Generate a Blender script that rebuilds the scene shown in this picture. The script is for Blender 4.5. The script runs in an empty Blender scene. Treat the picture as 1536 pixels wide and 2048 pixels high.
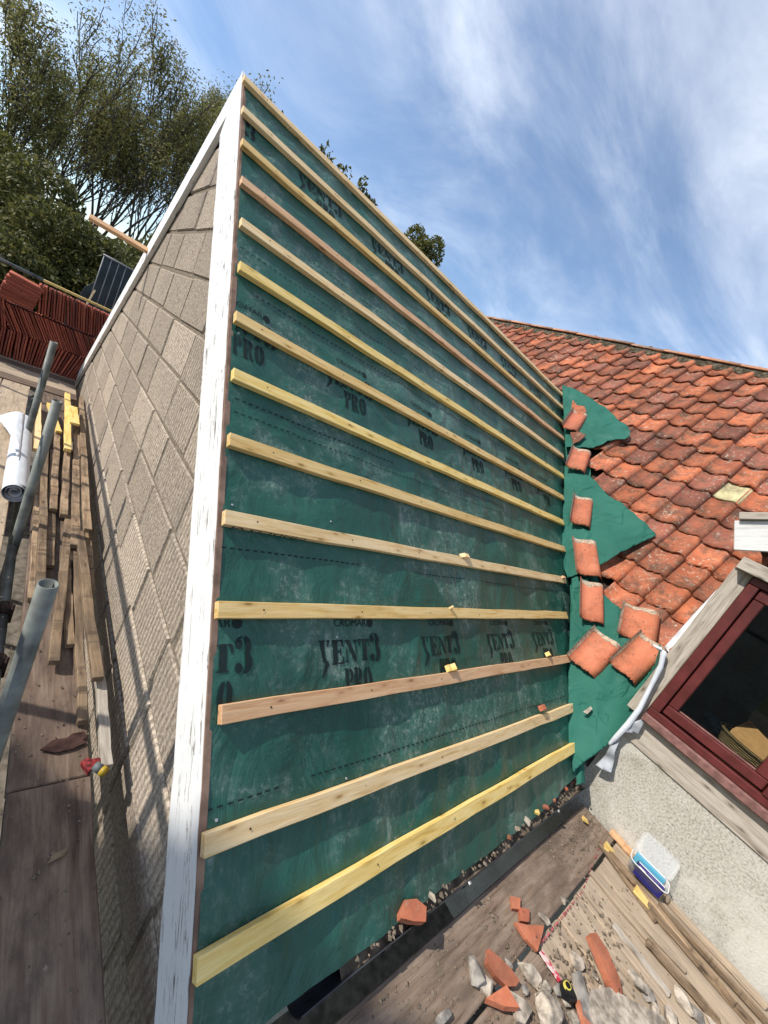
import bpy, bmesh, math, random
import numpy as np
from mathutils import Vector, Matrix, noise as mnoise
random.seed(7); rng = np.random.default_rng(7)
R_ = math.radians
scene = bpy.context.scene
COL = scene.collection

# ------------------------------------------------------------------ camera
CAM = np.array([-0.55749362, -3.02649745, -1.20391471]); FPX = 808.9175786819042
RW = np.array([[0.69640525, -0.55433912, 0.45577172],
               [0.18969924, -0.47030743, -0.86187303],
               [0.69212277, 0.68667245, -0.22236686]])     # rows: right, down, forward
cam = bpy.data.cameras.new('camera'); cam_o = bpy.data.objects.new('camera', cam); COL.objects.link(cam_o)
cam.sensor_fit = 'VERTICAL'; cam.sensor_height = 36.0; cam.lens = FPX / 2048 * 36.0
cam.clip_start = 0.02; cam.clip_end = 2000
m = Matrix.Identity(4)
for i in range(3):
    m[i][0] = RW[0][i]; m[i][1] = -RW[1][i]; m[i][2] = -RW[2][i]; m[i][3] = CAM[i]
cam_o.matrix_world = m
scene.camera = cam_o

# ------------------------------------------------------------------ sky, sun, exposure
TOSUN = Vector((-1.0, 0.55, 1.0)).normalized()
EL = math.asin(TOSUN.z); AZ = math.atan2(TOSUN.x, TOSUN.y)
world = bpy.data.worlds.new('World'); scene.world = world; world.use_nodes = True
wn = world.node_tree; wn.nodes.clear()
def WN(t, **kw):
    n = wn.nodes.new(t)
    for k, v in kw.items(): setattr(n, k, v)
    return n
w_out = WN('ShaderNodeOutputWorld'); w_bg = WN('ShaderNodeBackground'); w_bg.inputs['Strength'].default_value = 0.15
sky = WN('ShaderNodeTexSky', sky_type='NISHITA', sun_disc=False, sun_elevation=EL, sun_rotation=AZ, altitude=50, air_density=1.0, dust_density=0.5, ozone_density=2.4)
w_tc = WN('ShaderNodeTexCoord'); w_sep = WN('ShaderNodeSeparateXYZ')
wn.links.new(w_tc.outputs['Generated'], w_sep.inputs[0])
def wmath(op, a, b=None, c=None, clamp=False):
    n = WN('ShaderNodeMath', operation=op, use_clamp=clamp)
    for i, v in enumerate((a, b, c)):
        if v is None: continue
        if isinstance(v, (int, float)): n.inputs[i].default_value = v
        else: wn.links.new(v, n.inputs[i])
    return n.outputs[0]
zc = wmath('MAXIMUM', w_sep.outputs['Z'], 0.0)
den = wmath('ADD', zc, 0.22)
cx = wmath('DIVIDE', w_sep.outputs['X'], den); cy = wmath('DIVIDE', w_sep.outputs['Y'], den)
w_comb = WN('ShaderNodeCombineXYZ'); wn.links.new(cx, w_comb.inputs[0]); wn.links.new(cy, w_comb.inputs[1])
def wnoise(rot, scl, loc, scale, detail, rough, dist=0.0):
    mp_ = WN('ShaderNodeMapping'); mp_.inputs['Rotation'].default_value = (0, 0, rot)
    mp_.inputs['Scale'].default_value = scl; mp_.inputs['Location'].default_value = loc
    wn.links.new(w_comb.outputs[0], mp_.inputs[0])
    n = WN('ShaderNodeTexNoise'); n.inputs['Scale'].default_value = scale; n.inputs['Detail'].default_value = detail
    n.inputs['Roughness'].default_value = rough; n.inputs['Distortion'].default_value = dist
    wn.links.new(mp_.outputs[0], n.inputs['Vector']); return n.outputs['Fac']
def wramp(fac, p0, p1):
    n = WN('ShaderNodeMapRange', interpolation_type='SMOOTHSTEP'); wn.links.new(fac, n.inputs[0])
    n.inputs[1].default_value = p0; n.inputs[2].default_value = p1; return n.outputs[0]
big = wramp(wnoise(0.5, (1, 1, 1), (14.1, 18.9, 0), 0.55, 5, 0.55, 0.6), 0.36, 0.66)
streak = wramp(wnoise(0.9, (0.95, 1.45, 1), (13.3, 2.7, 0), 1.25, 10, 0.60, 0.6), 0.36, 0.72)
fine = wramp(wnoise(0.7, (1.0, 1.3, 1), (7.2, 3.7, 0), 4.2, 8, 0.62, 0.3), 0.35, 0.8)
cl = wmath('MULTIPLY', big, wmath('ADD', wmath('MULTIPLY', streak, 0.85), wmath('MULTIPLY', fine, 0.25)))
cl = wmath('ADD', cl, wmath('ADD', wmath('MULTIPLY', streak, 0.30), 0.09), clamp=True)
cl = wmath('MULTIPLY', wmath('MULTIPLY', cl, 0.74), wramp(w_sep.outputs['Z'], -0.02, 0.06))
w_mix = WN('ShaderNodeMix', data_type='RGBA'); wn.links.new(cl, w_mix.inputs['Factor'])
w_mix.inputs['B'].default_value = (7.0, 7.4, 8.0, 1)
w_hs = WN('ShaderNodeHueSaturation'); w_hs.inputs['Saturation'].default_value = 1.12; wn.links.new(sky.outputs[0], w_hs.inputs['Color']); wn.links.new(w_hs.outputs[0], w_mix.inputs['A']); wn.links.new(w_mix.outputs['Result'], w_bg.inputs['Color'])
wn.links.new(w_bg.outputs[0], w_out.inputs[0])

sun = bpy.data.lights.new('sun', 'SUN'); sun.energy = 4.2; sun.angle = R_(0.6); sun.color = (1.0, 0.94, 0.85)
sun_o = bpy.data.objects.new('sun', sun); COL.objects.link(sun_o)
sun_o.rotation_euler = TOSUN.to_track_quat('Z', 'Y').to_euler(); sun_o.location = (-5, 3, 8)
scene.view_settings.view_transform = 'Standard'; scene.view_settings.look = 'None'
scene.view_settings.exposure = 0.30; scene.view_settings.gamma = 1.0; scene.view_settings.use_curve_mapping = False

# ------------------------------------------------------------------ helpers
TH = R_(43.793); CT, ST = math.cos(TH), math.sin(TH)
def gp(x, s, h=0.0):                      # new (green) slope: x along ridge, s down the slope, h out of it
    return Vector((x, -s * CT - h * ST, -s * ST + h * CT))
PM = R_(51.09); CM, SM = math.cos(PM), math.sin(PM)
def mp(u, v, w=0.0):                      # old tiled slope: u to the right (-Y), v up the slope, w out of it
    return Vector((4.5 + v * CM - w * SM, -u, v * SM + w * CM))
XW = 2.5; ZD = -2.8
def ray(px, py):
    v = RW.T @ np.array([(px - 768) / FPX, (py - 1024) / FPX, 1.0]); return v
def onz(px, py, z=ZD):
    v = ray(px, py); t = (z - CAM[2]) / v[2]; return Vector(CAM + v * t)
def onx(px, py, x):
    v = ray(px, py); t = (x - CAM[0]) / v[0]; return Vector(CAM + v * t)
def onm(px, py, w=0.0):                   # on the tiled slope plane, returns (u, v)
    n = np.array([-SM, 0, CM]); o = np.array(mp(0, 0, w)); v = ray(px, py)
    t = (n @ (o - CAM)) / (n @ v); P = CAM + t * v
    return (-P[1], (P[0] - 4.5 + w * SM) * CM + (P[2] - w * CM) * SM)
def ong(px, py, h=0.0):
    n = np.array([0, -ST, CT]); o = np.array(gp(0, 0, h)); v = ray(px, py)
    t = (n @ (o - CAM)) / (n @ v); P = CAM + t * v
    return (P[0], -(P[1] + h * ST) * CT - (P[2] - h * CT) * ST)
def nz(*a): return mnoise.noise(Vector(a))

def tag(o, label=None, cat=None, group=None, kind=None):
    if label: o['label'] = label
    if cat: o['category'] = cat
    if group: o['group'] = group
    if kind: o['kind'] = kind
    return o
def empty(name, loc=(0, 0, 0), **kw):
    o = bpy.data.objects.new(name, None); COL.objects.link(o); o.location = loc; o.empty_display_size = 0.1
    return tag(o, **kw)
def link(name, me, parent=None, **kw):
    o = bpy.data.objects.new(name, me); COL.objects.link(o)
    if parent is not None:
        o.parent = parent; o.matrix_parent_inverse = parent.matrix_basis.inverted()   # local transform = world transform
    return tag(o, **kw)
def mesh(name, verts, faces, mat, parent=None, smooth=False, **kw):
    me = bpy.data.meshes.new(name); me.from_pydata([tuple(v) for v in verts], [], faces); me.update()
    me.materials.append(mat)
    if smooth: me.polygons.foreach_set('use_smooth', [True] * len(me.polygons))
    return link(name, me, parent, **kw)
def from_bm(name, bm, mat, parent=None, smooth=False, **kw):
    me = bpy.data.meshes.new(name); bm.to_mesh(me); bm.free(); me.materials.append(mat)
    if smooth: me.polygons.foreach_set('use_smooth', [True] * len(me.polygons))
    return link(name, me, parent, **kw)
def frame(origin, x, y):                  # 4x4 from an origin and two directions
    x = Vector(x).normalized(); y = Vector(y); y = (y - x * y.dot(x)).normalized(); z = x.cross(y)
    M = Matrix.Identity(4)
    for i in range(3): M[i][0] = x[i]; M[i][1] = y[i]; M[i][2] = z[i]; M[i][3] = origin[i]
    return M
def box_me(name, lx, ly, lz, mat, bev=0.0015, jit=0.0, seg=1, origin=(0, 0, 0), seed=0):
    """box from origin, along +x, y and z centred unless told, split along x"""
    bm = bmesh.new(); rr = random.Random(seed)
    rings = []
    for i in range(seg + 1):
        x = lx * i / seg
        dy = (rr.random() - .5) * jit; dz = (rr.random() - .5) * jit
        ring = [bm.verts.new((origin[0] + x, origin[1] + sy * ly / 2 + dy, origin[2] + sz * lz / 2 + dz)) for sy, sz in ((-1, -1), (1, -1), (1, 1), (-1, 1))]
        rings.append(ring)
    for a, b in zip(rings, rings[1:]):
        for k in range(4): bm.faces.new((a[k], a[(k + 1) % 4], b[(k + 1) % 4], b[k]))
    bm.faces.new(rings[0][::-1]); bm.faces.new(rings[-1])
    bmesh.ops.recalc_face_normals(bm, faces=bm.faces)
    if bev > 0:
        ed = [e for e in bm.edges if len(e.link_faces) == 2 and e.calc_face_angle() > 0.6]
        bmesh.ops.bevel(bm, geom=ed, offset=bev, segments=1, affect='EDGES')
    me = bpy.data.meshes.new(name); bm.to_mesh(me); bm.free(); me.materials.append(mat); return me
def timber(name, a, b, w, t, mat, parent=None, up=(0, 0, 1), seg=6, jit=0.003, seed=0, bev=0.0015, **kw):
    """a squared length of timber from a to b, w wide, t thick, its bottom resting on a-b"""
    a = Vector(a); b = Vector(b); d = b - a; z = Vector(up); y = z.cross(d).normalized()
    me = box_me(name, d.length, w, t, mat, bev, jit, seg, (0, 0, t / 2), seed)
    o = link(name, me, parent, **kw); o.matrix_basis = frame(a, d, y); return o
def tube(name, pts, rad, mat, parent=None, n=14, hollow=0.0, smooth=True, caps=True, **kw):
    pts = [Vector(p) for p in pts]; V = []; F = []
    rads = rad if isinstance(rad, (list, tuple)) else [rad] * len(pts)
    ref = Vector((0.13, 0.27, 0.95))
    for i, p in enumerate(pts):
        d = (pts[min(i + 1, len(pts) - 1)] - pts[max(i - 1, 0)]).normalized()
        a = d.cross(ref).normalized(); b = d.cross(a)
        for k in range(n):
            t = 2 * math.pi * k / n; V.append(p + (a * math.cos(t) + b * math.sin(t)) * rads[i])
    for i in range(len(pts) - 1):
        for k in range(n): F.append((i * n + k, i * n + (k + 1) % n, (i + 1) * n + (k + 1) % n, (i + 1) * n + k))
    if hollow:                            # open ended pipe: an inner skin
        base = len(V)
        for i, p in ((0, pts[0]), (len(pts) - 1, pts[-1])):
            pass
        for i, p in enumerate(pts):
            for k in range(n): V.append(p + (V[i * n + k] - p) * hollow)
        for i in range(len(pts) - 1):
            for k in range(n): F.append((base + i * n + k, base + (i + 1) * n + k, base + (i + 1) * n + (k + 1) % n, base + i * n + (k + 1) % n))
        L = (len(pts) - 1) * n
        for k in range(n):
            k2 = (k + 1) % n
            F.append((k, base + k, base + k2, k2)); F.append((L + k, L + k2, base + L + k2, base + L + k))
    elif caps:
        F.append(tuple(range(n))[::-1]); F.append(tuple(range((len(pts) - 1) * n, len(pts) * n)))
    o = mesh(name, V, F, mat, parent, smooth, **kw)
    return o
def poly_cells(poly, cell):
    """2D polygon cut along a square grid; returns verts (x, y) and faces"""
    bm = bmesh.new(); bm.faces.new([bm.verts.new((p[0], p[1], 0)) for p in poly])
    for ax in (0, 1):
        lo = min(p[ax] for p in poly); hi = max(p[ax] for p in poly)
        k = math.floor(lo / cell) + 1
        while k * cell < hi - 1e-6:
            co = [0, 0, 0]; no = [0, 0, 0]; co[ax] = k * cell; no[ax] = 1
            bmesh.ops.bisect_plane(bm, geom=bm.verts[:] + bm.edges[:] + bm.faces[:], plane_co=co, plane_no=no, dist=1e-6); k += 1
    bmesh.ops.triangulate(bm, faces=[f for f in bm.faces if len(f.verts) > 4])
    bm.verts.index_update()
    vs = [(v.co.x, v.co.y) for v in bm.verts]; fs = [tuple(v.index for v in f.verts) for f in bm.faces]
    bm.normal_update(); 
    fs = [f if bmf.normal.z >= 0 else f[::-1] for f, bmf in zip(fs, bm.faces)]
    bm.free(); return vs, fs
def solidify(o, t, off=-1):
    md = o.modifiers.new('thickness', 'SOLIDIFY'); md.thickness = t; md.offset = off; return o
def rock(name, c, size, mat, seed, rough=0.35, sub=2, squash=(1, 1, .7), **kw):
    rg = random.Random(seed * 17 + 3); bm = bmesh.new()
    for i in range(22):
        d = Vector((rg.gauss(0, 1), rg.gauss(0, 1), rg.gauss(0, 1))).normalized() * rg.uniform(.75, 1.2); bm.verts.new((d.x * squash[0] * size, d.y * squash[1] * size, d.z * squash[2] * size))
    r = bmesh.ops.convex_hull(bm, input=bm.verts[:]); bmesh.ops.delete(bm, geom=[v for v in bm.verts if not v.link_faces], context='VERTS')
    bmesh.ops.bevel(bm, geom=bm.edges[:], offset=size * .05, segments=1, affect='EDGES'); bmesh.ops.triangulate(bm, faces=bm.faces[:])
    bmesh.ops.subdivide_edges(bm, edges=bm.edges[:], cuts=1); bmesh.ops.triangulate(bm, faces=bm.faces[:])
    for v in bm.verts:
        q = v.co / size; v.co *= 1 + .10 * mnoise.noise(q * 2.6 + Vector((seed, 0, 0))) + .09 * rough * mnoise.noise(q * 7 + Vector((0, seed, 0)))
    o = from_bm(name, bm, mat, **kw); o.location = c; o.rotation_euler = (0, 0, seed * 1.3); return o
def shard(name, poly, t, mat, M, curve=0.0, parent=None, **kw):
    """broken flat piece: outline in local xy, t thick, bowed along y"""
    bm = bmesh.new()
    bz = lambda p: curve * (p[1] ** 2)
    top = [bm.verts.new((p[0], p[1], t + bz(p))) for p in poly]; bot = [bm.verts.new((p[0] * .97, p[1] * .97, bz(p))) for p in poly]
    ct = bm.verts.new((sum(p[0] for p in poly) / len(poly), sum(p[1] for p in poly) / len(poly), t * 1.08)); n = len(poly)
    for i in range(n):
        j = (i + 1) % n
        bm.faces.new((top[i], top[j], ct)); bm.faces.new((top[j], top[i], bot[i], bot[j]))
    bm.faces.new(bot[::-1]); bmesh.ops.recalc_face_normals(bm, faces=bm.faces)
    o = from_bm(name, bm, mat, parent, **kw); o.matrix_basis = M; return o

# ------------------------------------------------------------------ materials
class Mat:
    def __init__(s, name, rough=0.7, spec=0.3):
        s.m = bpy.data.materials.new(name); s.m.use_nodes = True; s.t = s.m.node_tree
        s.b = s.t.nodes['Principled BSDF']; s.b.inputs['Roughness'].default_value = rough
        s.b.inputs['Specular IOR Level'].default_value = spec
        s.tc = s.t.nodes.new('ShaderNodeTexCoord'); s.oi = s.t.nodes.new('ShaderNodeObjectInfo')
    def n(s, t, **kw):
        x = s.t.nodes.new(t)
        for k, v in kw.items(): setattr(x, k, v)
        return x
    def l(s, a, b): s.t.links.new(a, b)
    def set(s, sock, v):
        if hasattr(v, 'is_linked') or isinstance(v, bpy.types.NodeSocket): s.l(v, sock)
        else: sock.default_value = v
    def coord(s, scale=(1, 1, 1), rot=(0, 0, 0), world=False, rnd=True):
        mpn = s.n('ShaderNodeMapping'); mpn.inputs['Scale'].default_value = scale; mpn.inputs['Rotation'].default_value = rot
        if world:
            g = s.n('ShaderNodeNewGeometry'); s.l(g.outputs['Position'], mpn.inputs[0])
        else: s.l(s.tc.outputs['Object'], mpn.inputs[0])
        if rnd and not world:
            c = s.n('ShaderNodeVectorMath', operation='SCALE'); c.inputs[0].default_value = (17.3, 9.1, 13.7)
            s.l(s.oi.outputs['Random'], c.inputs['Scale']); s.l(c.outputs[0], mpn.inputs['Location'])
        return mpn.outputs[0]
    def noise(s, vec, scale, detail=4, rough=.55, dist=0.0):
        x = s.n('ShaderNodeTexNoise'); s.l(vec, x.inputs['Vector']); x.inputs['Scale'].default_value = scale
        x.inputs['Detail'].default_value = detail; x.inputs['Roughness'].default_value = rough; x.inputs['Distortion'].default_value = dist
        return x.outputs['Fac']
    def vor(s, vec, scale, feature='F1', out='Distance', rnd=1.0):
        x = s.n('ShaderNodeTexVoronoi', feature=feature); s.l(vec, x.inputs['Vector']); x.inputs['Scale'].default_value = scale
        x.inputs['Randomness'].default_value = rnd; return x.outputs[out]
    def wave(s, vec, scale, dist, detail=2, dscale=1.0, axis='X', prof='SIN'):
        x = s.n('ShaderNodeTexWave', bands_direction=axis, wave_profile=prof); s.l(vec, x.inputs['Vector']); x.inputs['Scale'].default_value = scale
        x.inputs['Distortion'].default_value = dist; x.inputs['Detail'].default_value = detail; x.inputs['Detail Scale'].default_value = dscale
        return x.outputs['Fac']
    def rng(s, f, a, b, c=0.0, d=1.0, smooth=True):
        x = s.n('ShaderNodeMapRange', interpolation_type='SMOOTHSTEP' if smooth else 'LINEAR'); s.l(f, x.inputs[0])
        for i, v in enumerate((a, b, c, d)): x.inputs[i + 1].default_value = v
        return x.outputs[0]
    def math(s, op, a, b=0.0, clamp=False):
        x = s.n('ShaderNodeMath', operation=op, use_clamp=clamp); s.set(x.inputs[0], a); s.set(x.inputs[1], b); return x.outputs[0]
    def mix(s, f, a, b, mode='MIX'):
        x = s.n('ShaderNodeMix', data_type='RGBA', blend_type=mode)
        for k, v in (('Factor', f), ('A', a), ('B', b)):
            if isinstance(v, tuple): v = v + (1,) if len(v) == 3 else v
            s.set(x.inputs[k], v)
        return x.outputs['Result']
    def ramp(s, f, stops):
        x = s.n('ShaderNodeValToRGB'); s.l(f, x.inputs[0]); e = x.color_ramp.elements
        while len(e) < len(stops): e.new(0.5)
        for el, (p, c) in zip(e, stops): el.position = p; el.color = tuple(c) + (1,)
        return x.outputs[0]
    def bump(s, f, strength=.5, dist=.01, prev=None):
        x = s.n('ShaderNodeBump'); s.l(f, x.inputs['Height']); x.inputs['Strength'].default_value = strength; x.inputs['Distance'].default_value = dist
        if prev: s.l(prev, x.inputs['Normal'])
        return x.outputs[0]
    def done(s, col=None, normal=None, rough=None):
        if col is not None: s.set(s.b.inputs['Base Color'], col + (1,) if isinstance(col, tuple) and len(col) == 3 else col)
        if normal is not None: s.l(normal, s.b.inputs['Normal'])
        if rough is not None: s.set(s.b.inputs['Roughness'], rough)
        return s.m
def plain(name, col, rough=.6, spec=.4, var=.12, metal=0.0, bump=0.0, scale=30):
    k = Mat(name, rough, spec); v = k.coord()
    f = k.noise(v, scale, 5); c = k.mix(k.rng(f, .3, .7), tuple(x * (1 - var) for x in col), tuple(min(1, x * (1 + var)) for x in col))
    k.b.inputs['Metallic'].default_value = metal
    return k.done(c, k.bump(f, bump, .004) if bump else None)
def wood(name, c1, c2, dark, knots=True, dirt=0.0, dirtcol=(.1, .08, .06), rough=.65, hue=0.25, grain=1.0):
    k = Mat(name, rough, .25)
    v = k.coord((1.2, 14, 14)); g = k.noise(v, 3.2, 7, .6, .8)
    v2 = k.coord((3, 90, 90)); f = k.noise(v2, 4, 3, .6)
    col = k.ramp(g, [(.28, dark), (.42, c1), (.62, c2), (.8, c1)])
    col = k.mix(k.math('MULTIPLY', k.rng(f, .45, .75), .35 * grain), col, dark)
    hs = k.n('ShaderNodeHueSaturation'); k.l(col, hs.inputs['Color'])
    k.l(k.rng(k.oi.outputs['Random'], 0, 1, 1 - hue, 1 + hue * .6, False), hs.inputs['Value'])
    col = hs.outputs[0]
    if knots:
        kv = k.coord((7, 22, 22)); d = k.vor(kv, 1.0)
        col = k.mix(k.rng(d, .05, .16, 1, 0), col, tuple(x * .35 for x in dark))
        col = k.mix(k.math('MULTIPLY', k.rng(d, .12, .34, 1, 0), .45), col, dark)
    if dirt:
        if knots: col = k.mix(k.math('MULTIPLY', k.rng(k.noise(k.coord((9, .6, .6)), 1.6, 5, .7), .54, .66), .75), col, (.045, .032, .022))
        dn = k.noise(k.coord((2, 5, 5)), 2.4, 8, .68)
        col = k.mix(k.math('MULTIPLY', k.rng(dn, .38, .68), dirt), col, dirtcol)
    return k.done(col, k.bump(g, .35, .004, k.bump(f, .25, .002)))
M = {}
M['batten'] = wood('treated_pine', (.70, .455, .165), (.80, .57, .26), (.47, .26, .07), hue=.10)
M['batten_pink'] = wood('pink_pine', (.64, .37, .19), (.74, .47, .27), (.47, .23, .11), hue=.08)
M['batten_pale'] = wood('pale_pine', (.76, .53, .26), (.85, .64, .37), (.55, .33, .13), hue=.08)
M['batten_yellow'] = wood('yellow_pine', (.78, .53, .16), (.86, .65, .27), (.55, .33, .07), hue=.06)
M['oldwood'] = wood('old_batten_wood', (.29, .195, .115), (.42, .30, .19), (.10, .065, .04), dirt=.70, dirtcol=(.09, .065, .045), hue=.35)
M['board'] = wood('scaffold_board_wood', (.155, .105, .075), (.225, .165, .120), (.07, .045, .032), knots=False, dirt=.8, dirtcol=(.075, .053, .043), rough=.85, hue=.2)
M['board_dust'] = wood('dusty_board_wood', (.39, .30, .21), (.49, .39, .28), (.19, .13, .085), knots=False, dirt=.5, dirtcol=(.22, .18, .145), rough=.9, hue=.15)
M['board_mid'] = wood('dirty_board_wood', (.22, .155, .11), (.31, .235, .175), (.10, .066, .047), knots=False, dirt=.75, dirtcol=(.10, .075, .058), rough=.9, hue=.1)
M['greywood'] = wood('weathered_grey_oak', (.37, .32, .26), (.50, .45, .38), (.17, .14, .11), knots=True, rough=.85, hue=.08, grain=1.6)
M['palewood'] = wood('sun_bleached_board', (.66, .65, .62), (.76, .75, .73), (.40, .38, .35), knots=False, rough=.8, hue=.05, grain=1.5)

# green breathable membrane: woven, dusty, scuffed
k = Mat('green_membrane', .48, .45); v = k.coord(rnd=False)
base = k.ramp(k.noise(v, 1.6, 6, .65), [(.3, (.009, .060, .042)), (.5, (.014, .082, .057)), (.72, (.022, .110, .077))])
patch = k.rng(k.noise(v, 2.6, 6, .66, .6), .45, .62)
gran = k.rng(k.noise(v, 46, 5, .80), .47, .70)
scuff = k.rng(k.noise(k.coord((1, .35, 1), (0, 0, .6), rnd=False), 14, 6, .75), .52, .72)
dust = k.math('MULTIPLY', patch, k.math('ADD', k.math('MULTIPLY', gran, .55), k.math('MULTIPLY', scuff, .45)))
spk = k.rng(k.vor(v, 80), .04, .13, 1, 0)
speck = k.math('MULTIPLY', spk, k.rng(k.noise(v, 2.3, 4), .46, .64))
col = k.mix(k.math('MULTIPLY', patch, .16), base, (.16, .24, .20))
col = k.mix(k.math('MULTIPLY', dust, .78), col, (.40, .45, .39))
col = k.mix(k.math('MULTIPLY', speck, .55), col, (.48, .54, .48))
weave = k.wave(k.coord((1, 1, 1), (0, 0, .75), rnd=False), 85, .6, 1, 1)
wr = k.noise(k.coord((1.6, 1.1, 1), (0, 0, .5), rnd=False), 3.2, 6, .6, .9)
M['membrane'] = k.done(col, k.bump(weave, .14, .0015, k.bump(wr, .75, .026)), k.rng(dust, 0, 1, .36, .72))
k = Mat('green_membrane_clean', .72, .2); v = k.coord(rnd=False)
base = k.ramp(k.noise(v, 2.2, 5, .6), [(.3, (.016, .100, .072)), (.7, (.025, .135, .098))])
col = k.mix(k.math('MULTIPLY', k.rng(k.noise(v, 5, 8, .7), .58, .8), .25), base, (.3, .36, .31))
cre = k.math('ABSOLUTE', k.math('SUBTRACT', k.noise(v, 3.4, 3, .5, .6), .5)); M['flap'] = k.done(col, k.bump(k.rng(cre, 0, .05), .6, .010, k.bump(k.noise(v, 9, 6, .65), .5, .014)))
M['ink'] = plain('membrane_print', (.010, .020, .018), .6, .2)
M['white_sheet'] = plain('membrane_underside', (.62, .65, .69), .55, .3, .06, bump=.3, scale=12)
M['grey_sheet'] = plain('grey_underlay', (.36, .38, .41), .6, .3, .2, bump=.4, scale=9)

# ribbed concrete block
k = Mat('ribbed_block', .95, .1); v = k.coord(world=True)
rib = k.wave(v, 9.2, .9, 3, 2.0, 'Y'); g = k.noise(v, 70, 6, .7); big = k.noise(v, 2.6, 5, .6)
keep = k.rng(k.math('ADD', k.oi.outputs['Random'], k.math('MULTIPLY', big, .5)), .25, .6)
c = k.mix(k.rng(g, .34, .66), (.28, .228, .180), (.58, .49, .39))
c = k.mix(k.math('MULTIPLY', k.rng(k.noise(v, 26, 6, .75), .50, .72), .6), c, (.17, .135, .105))
hs = k.n('ShaderNodeHueSaturation'); k.l(c, hs.inputs['Color']); k.l(k.rng(k.oi.outputs['Random'], 0, 1, .74, 1.20, False), hs.inputs['Value'])
c = k.mix(k.math('MULTIPLY', k.rng(big, .5, .75), .35), hs.outputs[0], (.22, .20, .18))
c = k.mix(k.math('MULTIPLY', k.rng(k.noise(v, 52, 4, .8), .56, .68), .65), c, (.13, .10, .08)); c = k.mix(k.math('MULTIPLY', k.math('MULTIPLY', k.rng(rib, .05, .35, 1, 0), keep), .45), c, (.15, .12, .09))
ribh = k.math('MULTIPLY', k.rng(rib, .1, .9), k.math('ADD', k.math('MULTIPLY', keep, .8), .2))
M['block'] = k.done(c, k.bump(g, .8, .007, k.bump(ribh, .65, .008)))
M['mortar'] = plain('wall_mortar', (.20, .165, .125), .95, .1, .35, bump=.8, scale=60)

# peeling white paint (board runs along local x)
k = Mat('peeling_white_paint', .5, .35); v = k.coord((2.2, 26, 26), rnd=False)
cr = k.noise(v, 2.4, 9, .72, 1.2); patch = k.noise(k.coord((3, 5, 5), rnd=False), 1.6, 6, .65)
fl = k.math('MULTIPLY', k.rng(cr, .555, .60), k.rng(patch, .43, .56))
fl2 = k.rng(k.math('ADD', patch, k.math('MULTIPLY', cr, .25)), .80, .84)
under = k.mix(k.rng(k.noise(v, 5, 4), .4, .6), (.10, .075, .06), (.34, .31, .28))
c = k.mix(k.math('MAXIMUM', fl, fl2), (.80, .80, .79), under)
M['whitepaint'] = k.done(c, k.bump(cr, .35, .004))

# clay tiles
def clay(name, a, b, dark, lichen, dirt, hue):
    k = Mat(name, .85, .2); v = k.coord()
    n1 = k.noise(v, 9, 7, .65); c = k.mix(k.rng(n1, .32, .68), a, b)
    c = k.mix(k.rng(k.oi.outputs['Random'], .25, .95, 0, .75), c, dark)
    if dirt: c = k.mix(k.math('MULTIPLY', k.rng(k.noise(v, 7.5, 8, .74), .42, .66), dirt), c, (.085, .060, .042))
    if dirt > .5:
        wv_ = k.coord(world=True); run = k.rng(k.noise(k.coord((1, 1, .5), world=True), 3.4, 6, .7), .44, .66)
        c = k.mix(k.math('MULTIPLY', run, .30), c, (.12, .07, .052))
        c = k.mix(k.math('MULTIPLY', k.math('MULTIPLY', k.rng(k.noise(wv_, 13, 7, .75), .56, .70), k.rng(k.noise(wv_, 1.2, 3), .40, .60)), .65), c, (.42, .37, .30))
    if lichen:
        li = k.math('MULTIPLY', k.rng(k.noise(v, 34, 6, .75), .54, .68), k.rng(k.noise(v, 5, 4), .40, .60))
        c = k.mix(k.math('MULTIPLY', li, lichen), c, (.50, .46, .36))
        pit = k.math('MULTIPLY', k.rng(k.vor(v, 30), .08, .22, 1, 0), k.rng(k.noise(v, 6, 4), .40, .60))
        c = k.mix(k.math('MULTIPLY', pit, .85), c, (.045, .032, .024))
    hs = k.n('ShaderNodeHueSaturation'); k.l(c, hs.inputs['Color'])
    rn = k.n('ShaderNodeTexWhiteNoise', noise_dimensions='1D'); k.l(k.oi.outputs['Random'], rn.inputs['W'])
    k.l(k.rng(rn.outputs['Value'], 0, 1, 1 - hue, 1 + hue, False), hs.inputs['Value'])
    return k.done(hs.outputs[0], k.bump(k.noise(v, 45, 6, .7), .5, .004))
M['tile_old'] = clay('weathered_clay', (.38, .108, .050), (.50, .160, .075), (.19, .072, .055), .95, .82, .26)
M['tile_new'] = clay('clean_clay', (.46, .145, .075), (.54, .19, .105), (.42, .13, .075), .25, .38, .08)
M['tile_lime'] = clay('lichen_clay', (.52, .47, .24), (.60, .55, .32), (.50, .45, .24), .7, .55, .05)
M['tile_stack'] = clay('stacked_clay', (.32, .080, .048), (.41, .11, .065), (.22, .058, .042), .15, .35, .3)
M['tile_lip'] = plain('mortar_smear', (.40, .31, .23), .95, .1, .35, bump=.7, scale=50)
M['ridge'] = clay('ridge_clay', (.42, .20, .11), (.52, .27, .16), (.33, .21, .15), .7, .5, .15)
k = Mat('mossy_mortar', .95, .1); v = k.coord(world=True)
M['moss'] = k.done(k.ramp(k.noise(v, 26, 7, .75), [(.3, (.025, .022, .014)), (.5, (.11, .09, .06)), (.66, (.28, .25, .19)), (.8, (.09, .10, .03))]), k.bump(k.noise(v, 30, 7, .8), 1, .03))
M['chunk'] = plain('lime_mortar_chunk', (.36, .31, .25), .95, .1, .5, bump=1.0, scale=26)
M['stone'] = plain('grey_rubble', (.26, .235, .205), .95, .1, .5, bump=1.0, scale=22)

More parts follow.
